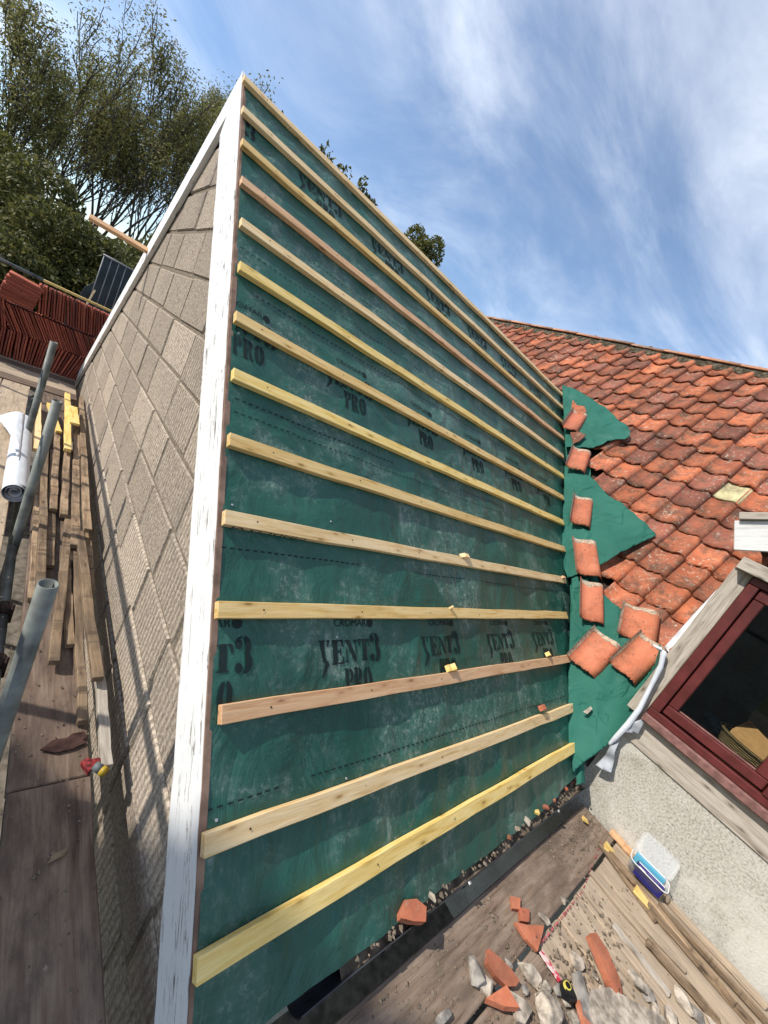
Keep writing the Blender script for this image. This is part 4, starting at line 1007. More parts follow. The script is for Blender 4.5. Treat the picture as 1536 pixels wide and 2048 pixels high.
solidify(mesh('membrane_flap', [f3pt(x, -y) for x, y in vs], fs, M['flap'], None, True, label='bottom green membrane flap hanging to the gutter beside the window', cat='membrane', group='loose membrane flaps in the valley'), .002)
# the white back of that flap, rolled over along its edge
wd = [.016, .018, .014, .011, .013, .015, .012, .006]
Vv = []; Ff = []; nE = (len(EDGE) - 1) * 4
for i in range(nE + 1):
    t = i / 4; a = int(min(t, len(EDGE) - 2)); f = t - a
    px = tuple(EDGE[a][q] + (EDGE[a + 1][q] - EDGE[a][q]) * f for q in (0, 1)); w_ = (wd[a] + (wd[a + 1] - wd[a]) * f)
    p = onx(*px, 2.448)
    for j in range(11):
        ang = R_(250 - j * 27); Vv.append(Vector((p.x - w_ * (.9 + math.sin(ang)) * .8, p.y + w_ * math.cos(ang), p.z + .35 * w_ * math.cos(ang) + .003 * nz(i * .6, j * .5, 3))))
for i in range(nE):
    for j in range(10): Ff.append((i * 11 + j, i * 11 + 11 + j, i * 11 + 12 + j, i * 11 + 1 + j))
solidify(mesh('membrane_edge', Vv, Ff, M['white_sheet'], None, True, label='white curled edge of the bottom membrane flap beside the window', cat='membrane'), .002)
# grey hanging corner
P = [c7(600, 985), c7(700, 905), c7(785, 880), c7(735, 980), c7(640, 960), c7(600, 1080), c7(572, 1215), c7(520, 1190), c7(480, 1165), c7(540, 1100)]
P = [onx(*p, 2.44) for p in P]; vs, fs = poly_cells([(p.y, p.z) for p in P], .02)
solidify(mesh('underlay_scrap', [(2.445 + .03 * nz(y * 14, z * 14, 3) + .25 * max(0, -2.45 - z) * -.3, y, z) for y, z in vs], fs, M['grey_sheet'], None, True, label='crumpled grey underlay hanging below the window corner', cat='underlay'), .002)
# white flashing along the post
Pf = [c7(1235, 75), c7(1250, 90), c7(1080, 300), c7(930, 480), c7(900, 440), c7(1080, 240)]
P = [onm(*p, .07) for p in Pf]; vs, fs = poly_cells(P, .04)
solidify(mesh('flashing', [mp(u, v, .07 + .006 * nz(u * 20, v * 9, 1)) for u, v in vs], fs, M['lead'], house, True), .004)

# ------------------------------------------------------------------ loose clean tiles along the valley
VN = (Vector((-.456, -.406, .792)).normalized() + Vector((-SM, 0, CM))).normalized()
def onv(px, py, h):                       # on the sloping bottom of the valley
    v = ray(px, py); nn_ = np.array(VN); t = (nn_ @ (np.array((4.5, 0, 0)) - CAM) + h) / (nn_ @ v); return Vector(CAM + v * t)
def loose(corners, label, k, h=.085, valley=True):
    P = [onv(*c, h) if valley else mp(*onm(*c, h), h) for c in corners]           # TL, TR, BR, BL
    Xd = ((P[1] - P[0]) + (P[2] - P[3])); Yd = (P[0] - P[3]) + (P[1] - P[2])
    W = Xd.length / 2; L = Yd.length / 2; ctr = (P[0] + P[1] + P[2] + P[3]) / 4
    me = pantile_me('loose_tile', M['tile_new'], 70 + k, .235, .32, .012, .010, 1.0, prof_l)
    o = link('loose_tile', me, label=label, cat='roof tile', group='clean pantiles laid loose in the valley')
    Mx = frame(ctr, Xd, Yd)
    sx = max(.85, min(1.2, W / .235)); sy = max(.85, min(1.2, L / .32))
    o.matrix_basis = Mx @ Matrix.Diagonal((sx, sy, 1, 1)) @ Matrix.Translation((-.1175, -.16, -.02))
    # mortar smeared on the head and the turned-up side
    Vv = []; Ff = []
    for j in range(17):
        t = j / 16; x = .235 * t
        for y in (.318 - .030 - .022 * nz(t * 6, k * 3.1, 2), .3225): Vv.append((x, y, prof_l(t) + .0135))
    for j in range(16): Ff.append((2 * j, 2 * j + 2, 2 * j + 3, 2 * j + 1))
    b = len(Vv)
    for j in range(9):
        y = .32 * j / 8 * .99
        for x, t in ((.0, 0), (.0094, .04), (.0165 + .004 * nz(j * .8, k * 2.7, 4), .07)): Vv.append((x, y, prof_l(t) + .0135))
    for j in range(8):
        for q in (0, 1): Ff.append((b + 3 * j + q, b + 3 * j + q + 1, b + 3 * j + q + 4, b + 3 * j + q + 3))
    c = mesh('mortar_smear', Vv, Ff, M['tile_lip'], o); c.matrix_parent_inverse = Matrix.Identity(4); return o
loose([c6(265, 240), c6(365, 280), c6(365, 395), c6(270, 365)], 'topmost clean tile of the loose row up the valley', 1, .17)
loose([c6(270, 475), c6(405, 515), c6(405, 650), c6(275, 605)], 'second clean tile down the loose row in the valley', 2, .17)
loose([c6(280, 780), c6(425, 825), c6(435, 995), c6(300, 960)], 'third clean tile, lying on the middle green flap', 3, .17)
loose([c6(290, 1060), c6(470, 1090), c6(485, 1310), c6(315, 1280)], 'fourth clean tile, at the lower edge of the middle green flap', 4, .17)
loose([c7(370, 20), c7(535, 70), c7(540, 300), c7(375, 260)], 'fifth clean tile, upright just above the cluster of three', 5, .17)
loose([c7(690, 175), c7(875, 265), c7(860, 400), c7(555, 350)], 'upper right clean tile of the cluster of three', 6, .12, False)
loose([c7(440, 310), c7(620, 430), c7(500, 650), c7(325, 510)], 'left clean tile of the cluster of three by the battens', 7, .13, False)
loose([c7(740, 350), c7(880, 440), c7(750, 690), c7(580, 540)], 'lower right clean tile touching the white membrane edge', 8, .14, False)
def mshard(pts, label, mat, t=.014, h=.130):
    uv = [onm(*p, h) for p in pts]; cu = sum(p[0] for p in uv) / len(uv); cv = sum(p[1] for p in uv) / len(uv)
    return shard('tile_fragment', [(u - cu, v - cv) for u, v in uv], t, M[mat], tile_matrix(cu, cv, h), label=label, cat='tile fragment', group='broken bits of tile')
mshard([c6(300, 195), c6(330, 230), c6(375, 235), c6(388, 270), c6(350, 295), c6(290, 265)], 'broken brown tile piece above the topmost loose tile', 'tile_old')
mshard([c6(285, 400), c6(335, 395), c6(385, 415), c6(345, 455), c6(305, 472)], 'broken brown tile piece under the topmost loose tile', 'tile_old')

# offcuts resting on the battens
def chip(px, py, poly, t, mat, label, h=.004, dirx=(1, 0, 0)):
    x, s = ong(px, py, h)
    return shard('batten_chip', poly, t, M[mat], frame(gp(x, s, h - .012), (1, 0, 0), NRM * 1.0 + gp(0, -.35)), label=label, cat='offcut', group='offcuts resting on the battens')
chip(903, 1330, [(-.035, -.006), (.045, -.004), (.012, .026), (-.01, .012), (-.03, .014)], .03, 'batten_yellow', 'yellow wedge offcut resting on the third lowest batten, left one')
chip(1097, 1305, [(-.03, -.004), (.05, 0), (-.02, .026)], .025, 'batten_yellow', 'yellow wedge offcut at the right end of the third lowest batten')
chip(930, 1108, [(-.04, -.003), (.04, -.003), (.035, .014), (-.01, .017)], .025, 'batten_pale', 'pale wood chip resting on a middle batten')
chip(902, 1215, [(-.01, 0), (.01, 0), (.006, .022), (-.002, .03)], .01, 'batten_pale', 'thin splinter standing on the fourth lowest batten')
chip(1084, 1411, [(-.03, -.004), (.03, -.004), (.032, .016), (.012, .024), (-.026, .020)], .03, 'tile_new', 'small orange tile chip on the second lowest batten')
chip(1126, 1153, [(-.03, 0), (.04, 0), (.03, .018), (-.02, .02)], .02, 'batten_pink', 'orange wood chip at the valley end of a middle batten')
u_, v_ = onm(*c7(425, 850), .07)
shard('mortar_flake', [(-.014, -.03), (.012, -.02), (.012, .03), (-.006, .035)], .01, M['chunk'], tile_matrix(u_, v_, .115), label='pale mortar flake lying on the bottom green flap', cat='mortar')

# ------------------------------------------------------------------ debris on the right-hand deck
def dshard(pts, label, mat, z=ZD, t=.014, tilt=0.0, curve=0.0, name='tile_shard', cat='tile shard', group='tile shards on the deck'):
    P = [onz(*c8(*p), z + t) for p in pts]; c = sum(P, Vector()) / len(P)
    Mx = Matrix.Translation((c.x, c.y, z + abs(tilt) * .04)) @ Matrix.Rotation(tilt, 4, 'X')
    pl = [(p.x - c.x, p.y - c.y) for p in P]
    if sum(pl[i][0] * pl[(i + 1) % len(pl)][1] - pl[(i + 1) % len(pl)][0] * pl[i][1] for i in range(len(pl))) < 0: pl = pl[::-1]
    return shard(name, pl, t, M[mat], Mx, curve, label=label, cat=cat, group=group)
dshard([(290, 770), (330, 795), (400, 845), (445, 895), (430, 918), (385, 922), (330, 880), (288, 830)], 'curved orange tile shard beside the grey stone', 'tile_new', ZD + .004, .022, .25)
dshard([(300, 985), (390, 930), (440, 1040), (380, 1030)], 'pinkish pale tile shard in front of the curved one', 'tile_new', ZD + .006, .02, -.2)
dshard([(405, 945), (470, 985), (505, 1030), (470, 1093), (440, 1080)], 'pale sandy shard with a straight broken edge', 'chunk', ZD + .004, .02, name='mortar_shard', cat='mortar')
dshard([(415, 650), (470, 660), (550, 660), (545, 690), (525, 770), (470, 720)], 'triangular orange tile shard with a dusty top', 'tile_new', ZD + .004, .016, .15)
dshard([(408, 530), (450, 540), (448, 590), (415, 585)], 'small square red shard on the dark board, upper one', 'tile_new', ZD + .002, .014)
dshard([(445, 580), (490, 590), (488, 645), (448, 640)], 'small square red shard on the dark board, lower one', 'tile_new', ZD + .002, .014)
dshard([(695, 720), (720, 700), (800, 770), (880, 870), (925, 970), (905, 975), (830, 890), (760, 800)], 'long thin orange tile shard standing on its edge', 'tile_new', ZD + .02, .03, .5)
dshard([(690, 990), (710, 985), (760, 1093), (725, 1093)], 'orange tile shard under the chalk reel at the frame edge', 'tile_new', ZD + .006, .02, .2)
dshard([(670, 870), (700, 860), (740, 960), (770, 1090), (720, 1050)], 'long grey slate-like slab beside the chalk reel', 'stone', ZD + .012, .02, .2, name='slab', cat='slab')
dshard([(760, 940), (840, 930), (960, 1000), (1080, 1060), (1100, 1120), (800, 1140), (740, 1020)], 'broad flat grey slab of old mortar at the bottom edge', 'chunk', ZD + .004, .03, name='mortar_slab', cat='mortar')
def drock(x, y, r, label, mat, seed, sq=(1, 1, .6), z=ZD):
    p = onz(*c8(x, y), z + r * .4)
    r *= .80
    return rock('rubble_stone', (p.x, p.y, z + r * .42), r, M[mat], seed, .75, 3, sq, label=label, cat='rubble', group='rubble lumps on the deck')
drock(250, 860, .055, 'grey flaky stone left of the curved shard', 'stone', 1, (1.2, .7, .7))
drock(300, 930, .042, 'pale grey lump in front of the flaky stone', 'chunk', 2)
drock(580, 1030, .085, 'largest pale mortar lump at the bottom edge', 'chunk', 3, (1, .9, .7))
drock(500, 870, .058, 'crumbly pale lump beside the red chalk strip', 'chunk', 4, (1.3, .7, .45))
drock(700, 820, .040, 'rounded mortar lump by the long thin shard', 'chunk', 5)
drock(960, 900, .055, 'pale mortar lump right of the long thin shard', 'chunk', 6, (1, .8, .6))
drock(1010, 960, .038, 'dark grey lump beside the pale one', 'stone', 7)
drock(1170, 990, .060, 'flat grey lump on the right boards', 'chunk', 8, (1, .8, .4))
drock(1230, 1050, .050, 'grey lump at the right bottom of the debris', 'stone', 9, (1, .8, .5))
drock(560, 635, .028, 'thin pale flake by the red line', 'chunk', 10, (.7, 1.4, .5))
drock(640, 545, .024, 'small pale lump on the red line', 'chunk', 11)
drock(110, 1060, .040, 'grey pointed stone at the bottom edge on the dark board', 'stone', 12, (1.3, .5, .5))
drock(690, 1070, .035, 'small pale lump between slab and large lump', 'chunk', 13)
drock(560, 930, .035, 'crumbled pale lump behind the largest one', 'chunk', 14, (1.2, .8, .5))
drock(1110, 1060, .05, 'pale lump right of the broad slab', 'chunk', 15, (1.2, .8, .45))
EX = [(620, 940, .03), (650, 990, .025), (830, 960, .035), (880, 1010, .045), (780, 880, .022), (540, 980, .028), (470, 940, .024), (930, 1050, .05), (1040, 1030, .035), (400, 830, .02), (760, 1060, .04), (1290, 1075, .035), (850, 820, .018), (460, 1060, .03)]
for i, (x, y, r) in enumerate(EX):
    drock(x, y, r, 'pale broken mortar lump among the debris at the bottom edge', 'chunk' if i % 3 else 'stone', 60 + i, (1.2, .8, .55))
sp = []
rg_ = random.Random(21)
for i in range(1500):
    x = rg_.uniform(.5, 2.42); y = -2.86 - abs(rg_.gauss(0, .22)); 
    if nz(x * 3, y * 4, 0) < -.1: continue
    sp.append(((x, y, ZD + .002), rg_.choice((.002, .003, .003, .005, .008)), i))
for i in range(260): sp.append(((rg_.gauss(2.15, .16), -2.93 + rg_.gauss(0, .05), ZD + .003), rg_.uniform(.003, .010), 2000 + i))
for i in range(900): sp.append(((rg_.gauss(1.35, .25), -3.25 + rg_.gauss(0, .08), ZD + .003), rg_.uniform(.003, .013), 3000 + i))
grit('deck_grit', sp[::2], M['earth'], kind='stuff', label='mortar crumbs and dust on the right-hand boards', cat='grit')
# red chalk line dust on the boards
chalk = plain('red_chalk', (.36, .085, .095), .95, .1, .5, scale=80)
def strip(name, a, b, w, mat, z, label, cat, n=24, seed=0, gaps=.0):
    a = Vector(a); b = Vector(b); d = (b - a); s_ = Vector((-d.y, d.x, 0)).normalized(); Vv = []; Ff = []
    for i in range(n + 1):
        p = a + d * i / n; k_ = w * (.6 + .8 * abs(nz(i * .7, seed, 1)))
        Vv += [(p.x + s_.x * k_, p.y + s_.y * k_, z), (p.x - s_.x * k_, p.y - s_.y * k_, z)]
    for i in range(n):
        if nz(i * .9, seed, 7) > gaps: Ff.append((2 * i, 2 * i + 1, 2 * i + 3, 2 * i + 2))
    return mesh(name, Vv, Ff, mat, label=label, cat=cat)
strip('chalk_mark', (1.36, -3.076, 0), (1.83, -3.078, 0), .005, chalk, ZD + .007, 'red chalk stain along the board ends', 'chalk mark', 60, 1, -.05)
strip('chalk_mark', (1.83, -3.078, 0), (2.32, -3.01, 0), .004, chalk, ZD + .007, 'faint red chalk stain near the white wall', 'chalk mark', 40, 2, .05)
# chalk reel with a red-stained strap
reel = empty('chalk_reel', (1.34, -3.22, ZD), label='black and yellow chalk line reel with a red strap', cat='chalk reel')
rp_ = [onz(*c8(630, 910), ZD + .03), onz(*c8(684, 995), ZD + .03)]; rc = (rp_[0] + rp_[1]) / 2; rdv = (rp_[1] - rp_[0])
bm = bmesh.new(); bmesh.ops.create_cone(bm, cap_ends=True, segments=20, radius1=.5, radius2=.5, depth=1)
bmesh.ops.bevel(bm, geom=[e for e in bm.edges if e.calc_face_angle(0) > 1], offset=.12, segments=2, affect='EDGES')
o = from_bm('reel_body', bm, plain('black_plastic', (.012, .012, .013), .4, .5), reel); o.matrix_basis = frame((rc.x, rc.y, ZD + .026), rdv, Vector((0, 0, 1)).cross(rdv)) @ Matrix.Diagonal((rdv.length * 1.05, .046, .040, 1))
bm = bmesh.new(); bmesh.ops.create_cone(bm, cap_ends=True, segments=20, radius1=.5, radius2=.45, depth=1)
o = from_bm('reel_ring', bm, plain('yellow_plastic', (.62, .55, .10), .45, .4), reel); o.matrix_basis = frame((rc.x - rdv.x * .2, rc.y - rdv.y * .2, ZD + .044), rdv, Vector((0, 0, 1)).cross(rdv)) @ Matrix.Diagonal((rdv.length * .55, .034, .008, 1))
bm = bmesh.new(); bmesh.ops.create_cone(bm, cap_ends=True, segments=16, radius1=.5, radius2=.5, depth=1)
o = from_bm('reel_cap', bm, M['dark'], reel); o.matrix_basis = frame((rc.x - rdv.x * .2, rc.y - rdv.y * .2, ZD + .047), rdv, Vector((0, 0, 1)).cross(rdv)) @ Matrix.Diagonal((rdv.length * .36, .021, .006, 1))
a_ = onz(*c8(540, 770), ZD + .01); b_ = onz(*c8(628, 900), ZD + .02)
k = Mat('red_strap', .6, .3); vv = k.coord(rnd=False); k.done(k.mix(k.rng(k.noise(vv, 55, 3), .42, .56), (.48, .02, .05), (.62, .50, .47))); 
timber('strap', (a_.x, a_.y, ZD + .004), (b_.x, b_.y, ZD + .012), .026, .004, k.m, reel, (0, 0, 1), 3, 0, 5)

# laths lying along the wall foot, each its own piece
LA = [((760, 420), (1330, 1093), .030, .016, 'board_dust'), ((845, 330), (1400, 1000), .032, .020, 'oldwood'), ((800, 300), (1050, 640), .026, .014, 'oldwood'), ((1090, 530), (1536, 1010), .036, .022, 'board_dust'), ((1060, 560), (1536, 1075), .028, .020, 'oldwood'),
      ((1010, 560), (1480, 1093), .034, .024, 'oldwood'), ((860, 650), (1110, 960), .030, .014, 'greywood'), ((1010, 720), (1330, 1080), .034, .020, 'oldwood'), ((935, 600), (1180, 860), .022, .012, 'board_dust'), ((850, 240), (960, 360), .055, .018, 'batten_pink')]
LL = ['dusty lath lying nearest the debris on the right boards', 'old brown lath running under the plastic tub', 'short split lath at the wall corner', 'dusty lath lying tight along the white wall', 'dark old lath second from the white wall', 'orange brown lath third from the white wall', 'grey lath end among the mortar lumps', 'brown lath in the middle of the right boards', 'thin dusty lath left of the brown middle one', 'reddish board end in the corner by the wall']
for i, ((p0, p1, w_, t_, mt), lb) in enumerate(zip(LA, LL)):
    z = ZD + .004 + (.012 if i in (1, 4, 7) else 0)
    a = onz(*c8(*p0), z + t_); b = onz(*c8(*p1), z + t_); a.z = b.z = z
    timber('lath', a, b, w_, t_, M[mt], None, (0, 0, 1), 10, .005, 80 + i, .002, label=lb, cat='lath', group='laths along the wall foot')
def dwedge(x, y, L, W, H, rot, label):
    p = onz(*c8(x, y), ZD + .02)
    bm = bmesh.new(); v = [bm.verts.new(q) for q in ((-L, -W, 0), (L, -W, 0), (L, W, 0), (-L, W, 0), (-L, -W, H), (-L, W, H), (L * .6, -W, H * .4), (L * .6, W, H * .4))]
    for f in ((3, 2, 1, 0), (0, 1, 6, 4), (2, 3, 5, 7), (0, 4, 5, 3), (4, 6, 7, 5), (1, 2, 7, 6)): bm.faces.new([v[i] for i in f])
    o = from_bm('timber_wedge', bm, M['batten_yellow'], label=label, cat='wedge', group='yellow timber wedges'); o.location = (p.x, p.y, ZD + .018); o.rotation_euler = (0, 0, rot)
dwedge(842, 335, .034, .018, .03, -1.2, 'yellow timber wedge at the end of the tub nearer the gutter')
dwedge(982, 540, .042, .020, .024, -1.5, 'yellow timber wedge on the boards in front of the tub')
dwedge(735, 200, .020, .012, .016, -.9, 'small yellow wedge on the dark board by the wall corner')
# tub of nail boxes
tub = empty('plastic_tub', (2.37, -3.23, ZD + .02), label='clear plastic tub holding blue nail boxes, lid tilted on the wall', cat='tub')
pl = bpy.data.materials.new('clear_plastic'); pl.use_nodes = True; b = pl.node_tree.nodes['Principled BSDF']
b.inputs['Base Color'].default_value = (.80, .82, .83, 1); b.inputs['Roughness'].default_value = .35; b.inputs['Alpha'].default_value = .20
cA, cB = onz(*c8(912, 380), ZD + .075), onz(*c8(1040, 530), ZD + .075)
tc = Vector((2.350, -3.235, ZD + .022)); tw, tl, thh = .058, .094, .060
def rrect(w, l, r, n=5):
    out = []
    for cx, cy, a0 in ((w - r, l - r, 0), (-w + r, l - r, 90), (-w + r, -l + r, 180), (w - r, -l + r, 270)):
        for i in range(n + 1): a = R_(a0 + 90 * i / n); out.append((cx + r * math.cos(a), cy + r * math.sin(a)))
    return out
def vessel(name, rings, mat, parent, M4, close_bottom=True):
    Vv = []; Ff = []; n = len(rings[0][0])
    for pts, z in rings: Vv += [(p[0], p[1], z) for p in pts]
    for i in range(len(rings) - 1):
        for q in range(n): Ff.append((i * n + q, i * n + (q + 1) % n, (i + 1) * n + (q + 1) % n, (i + 1) * n + q))
    if close_bottom: Ff.append(tuple(range(n))[::-1])
    o = mesh(name, Vv, Ff, mat, parent, True); o.matrix_basis = M4; return o
MT = Matrix.Translation(tc) @ Matrix.Rotation(.10, 4, 'Z')
solidify(vessel('tub_body', [(rrect(tw * .86, tl * .9, .025), 0), (rrect(tw, tl, .03), thh), (rrect(tw + .006, tl + .006, .033), thh)], pl, tub, MT), .002)
tube('tub_rim', [MT @ Vector((p[0], p[1], thh)) for p in rrect(tw + .004, tl + .004, .033) + rrect(tw + .004, tl + .004, .033)[:1]], .0028, plain('tub_rim_plastic', (.72, .70, .68), .4), tub, 6)
ML = MT @ Matrix.Translation((tw + .006, 0, thh)) @ Matrix.Rotation(R_(-48), 4, 'Y') @ Matrix.Translation((tw, 0, 0))
solidify(vessel('tub_lid', [(rrect(tw * .9, tl * .92, .025), .0), (rrect(tw + .002, tl + .002, .03), .003), (rrect(tw + .006, tl + .006, .03), .012)], pl, tub, ML), .002)
def nailbox(name, x, y, z, w, l, h, col, label, rot=0.0, stripe=None, tagc=None):
    t = empty(name, MT @ Vector((x, y, z)), label=label, cat='box', group='nail boxes in the tub')
    bx = link('carton', box_me('carton', w, l, h, plain(name + '_card', col, .5, .3, .05), .002, 0, 1, (-w / 2, 0, h / 2)), t); bx.matrix_basis = MT @ Matrix.Translation((x, y, z)) @ Matrix.Rotation(rot, 4, 'Z')
    for nm, sx, sw, sy, sl, c in (stripe or []):
        q = link(nm, box_me(nm, sw, sl, .001, plain(name + nm, c, .5, .3, .05), 0, 0, 1, (-sw / 2, 0, 0)), t); q.matrix_basis = MT @ Matrix.Translation((x + sx, y + sy, z + h + .0012)) @ Matrix.Rotation(rot, 4, 'Z')
nailbox('nail_box', -.026, -.015, .003, .052, .135, .050, (.025, .020, .16), 'navy blue nail box with white stripe in the tub', 0, [('white_stripe', .020, .008, 0, .134, (.75, .75, .76)), ('label_patch', -.018, .013, .045, .034, (.62, .64, .60)), ('print_line', -.002, .003, -.01, .06, (.25, .25, .45))])
nailbox('nail_box', .010, -.010, .003, .020, .130, .040, (.02, .02, .022), 'black nail box beside the navy one in the tub')
nailbox('nail_box', .038, .000, .003, .030, .150, .062, (.10, .36, .50), 'light blue nail box behind the lid of the tub', 0, [('white_stripe', .008, .006, 0, .14, (.75, .77, .78))])
# fragments in the gutter
def gshard(px, py, s_, mat, label, seed, z=-2.685):
    p = onz(px, py, z + .01); rg = random.Random(seed); n = rg.randint(4, 6)
    s_ *= .72; poly = [(s_ * rg.uniform(.5, 1.4) * math.cos(6.283 * i / n + rg.uniform(-.3, .3)), s_ * rg.uniform(.4, 1.0) * math.sin(6.283 * i / n)) for i in range(n)]
    return shard('gutter_fragment', poly, s_ * .45, M[mat], Matrix.Translation((p.x, p.y, z)) @ Matrix.Rotation(rg.uniform(-.4, .4), 4, 'X') @ Matrix.Rotation(rg.uniform(0, 3), 4, 'Z'), label=label, cat='tile fragment', group='fragments in the gutter')
dgt = [(795, 1825), (805, 1800), (830, 1797), (851, 1812), (851, 1840), (826, 1840), (800, 1835)]
P = [onz(*p, -2.665) for p in dgt]; c = sum(P, Vector()) / len(P)
shard('gutter_fragment', [(p.x - c.x, p.y - c.y) for p in P][::-1], .03, M['tile_new'], Matrix.Translation((c.x, c.y, -2.69)) @ Matrix.Rotation(.15, 4, 'X'), label='large pinkish tile fragment sitting on the gutter edge', cat='tile fragment', group='fragments in the gutter')
for i, (px, py, s_, mt, lb) in enumerate(((1090, 1612, .035, 'tile_new', 'orange fragment in the gutter next to the yellow sliver'), (1108, 1598, .032, 'tile_new', 'upper orange fragment in the gutter'), (1035, 1655, .026, 'tile_lip', 'small pinkish fragment at mid gutter'), (1020, 1672, .022, 'tile_old', 'lower small brown fragment at mid gutter'), (1133, 1575, .030, 'tile_old', 'reddish fragment in the gutter near the valley'), (1145, 1562, .026, 'tile_old', 'dark red fragment nearest the valley end of the gutter'), (1160, 1550, .024, 'tile_stack', 'dull red fragment by the gutter outlet at the wall'), (1056, 1640, .03, 'chunk', 'grey mortar fragment in the gutter'), (865, 1790, .030, 'chunk', 'lichen grey lump beside the large pinkish fragment'), (1190, 1530, .03, 'tile_stack', 'red fragment under the hanging grey underlay'), (1176, 1545, .02, 'tile_stack', 'tiny red fragment beside the hanging underlay'))):
    gshard(px, py, s_, mt, lb, 300 + i)
gshard(1074, 1622, .034, 'batten_yellow', 'yellow wood sliver in the gutter', 330)

# ------------------------------------------------------------------ things seen through the window
bk = empty('wicker_basket', (2.78, -3.30, -2.015), label='wicker basket standing inside the window', cat='basket')
wick = Mat('wicker', .8, .2); vv = wick.coord(rnd=False); wv = wick.wave(vv, 26, 1.5, 2, 2, 'Z'); wick.done(wick.mix(wv, (.10, .06, .03), (.36, .24, .12)), wick.bump(wv, .9, .01))
Vv = []; Ff = []; n = 40; rings = 8
BC = Vector((2.86, -3.30, -2.075))
for j in range(rings):
    z = .14 * j / (rings - 1); r = .145 + .04 * j / (rings - 1)
    for i in range(n): a = 6.2832 * i / n; rr_ = r + .004 * ((i + j) % 2); Vv.append((BC.x + rr_ * math.cos(a), BC.y + rr_ * 1.15 * math.sin(a), BC.z + z))
for j in range(rings - 1):
    for i in range(n): Ff.append((j * n + i, j * n + (i + 1) % n, (j + 1) * n + (i + 1) % n, (j + 1) * n + i))
Ff.append(tuple(range(n))[::-1]); solidify(mesh('basket_side', Vv, Ff, wick.m, bk), .006)
tube('basket_rim', [(BC.x + .188 * math.cos(6.2832 * i / 32), BC.y + .188 * 1.15 * math.sin(6.2832 * i / 32), BC.z + .145) for i in range(33)], .010, wick.m, bk, 8)
o = mesh('cardboard_box', [(2.83, -3.13, -1.955), (3.10, -3.17, -1.90), (2.93, -3.33, -1.915), (2.71, -3.30, -1.955), (2.83, -3.13, -1.915), (3.10, -3.17, -1.86), (2.93, -3.33, -1.875), (2.71, -3.30, -1.915)], [(0, 1, 2, 3), (7, 6, 5, 4), (0, 4, 5, 1), (1, 5, 6, 2), (2, 6, 7, 3), (3, 7, 4, 0)], plain('orange_card', (.62, .32, .14), .8, .2, .1), label='orange cardboard box lying in the wicker basket', cat='box')
rock('red_cloth', (2.92, -3.42, BC.z + .19), .06, plain('red_white_cloth', (.45, .03, .08), .8, .2, .6, scale=12), 31, .5, 3, (1, 1.2, .5), label='crumpled red and white cloth in the basket', cat='cloth')
rock('grey_bag', (2.78, -3.56, BC.z + .17), .075, plain('grey_bag', (.22, .26, .26), .35, .5, .4, scale=14), 32, .4, 3, (1, 1.3, .6), label='grey plastic bag at the right of the basket', cat='bag')
rock('teal_cloth', (2.95, -3.08, -1.975), .10, plain('teal_cloth', (.015, .05, .07), .9, .1, .4), 33, .4, 3, (1, 1.2, .7), label='dark teal cloth behind the cream board', cat='cloth')
boxo('cream_board', 2.58, 2.70, -3.13, -2.86, -2.012, -1.985, plain('cream_board', (.42, .38, .26), .8, .2, .15), None, .004, label='cream board lying inside the window corner', cat='board')
boxo('grey_tray', 3.0, 3.2, -3.75, -3.45, -1.95, -1.90, plain('grey_tray', (.3, .32, .34), .5), None, .004, label='grey tray deeper in the dark room', cat='tray')

# ------------------------------------------------------------------ trees
def leafmat(name, a, b, c):
    k = Mat(name, .6, .3); g = k.n('ShaderNodeNewGeometry')
    col = k.ramp(g.outputs['Random Per Island'], [(.0, a), (.5, b), (1.0, c)]); k.done(col)
    tr = k.n('ShaderNodeBsdfTranslucent'); k.l(col, tr.inputs[0]); ms = k.n('ShaderNodeMixShader'); ms.inputs[0].default_value = .42
    out = k.t.nodes['Material Output']; k.l(k.b.outputs[0], ms.inputs[1]); k.l(tr.outputs[0], ms.inputs[2]); k.l(ms.outputs[0], out.inputs[0]); return k.m
M['leaf_ash'] = leafmat('ash_leaf', (.115, .125, .038), (.19, .185, .055), (.27, .24, .09))
M['leaf_dark'] = leafmat('dark_leaf', (.050, .060, .018), (.105, .112, .032), (.18, .165, .05))
M['leaf_olive'] = leafmat('olive_leaf', (.075, .085, .018), (.12, .125, .028), (.17, .15, .04))
M['trunk'] = plain('tree_bark', (.085, .070, .055), .9, .1, .4, bump=.6, scale=14)
def leaves(name, pts, size, mat, parent, seed, asp=.38, windy=None, **kw):
    rg = np.random.default_rng(seed); P = np.array(pts); n = len(P)
    d = rg.normal(size=(n, 3))
    if windy is not None: d = d * .75 + np.array(windy)
    d /= np.linalg.norm(d, axis=1)[:, None]; e = rg.normal(size=(n, 3)); e -= d * (e * d).sum(1)[:, None]; e /= np.linalg.norm(e, axis=1)[:, None]
    s = size * rg.uniform(.6, 1.3, n)[:, None]; V4 = np.stack([P - d * s, P + e * s * asp, P + d * s, P - e * s * asp], 1).reshape(-1, 3)
    me = bpy.data.meshes.new(name); me.vertices.add(4 * n); me.vertices.foreach_set('co', V4.ravel().astype(np.float32))
    me.loops.add(4 * n); me.loops.foreach_set('vertex_index', np.arange(4 * n, dtype=np.int32)); me.polygons.add(n)
    me.polygons.foreach_set('loop_start', np.arange(0, 4 * n, 4, dtype=np.int32)); me.update(); me.validate(); me.materials.append(mat)
    return link(name, me, parent, **kw)
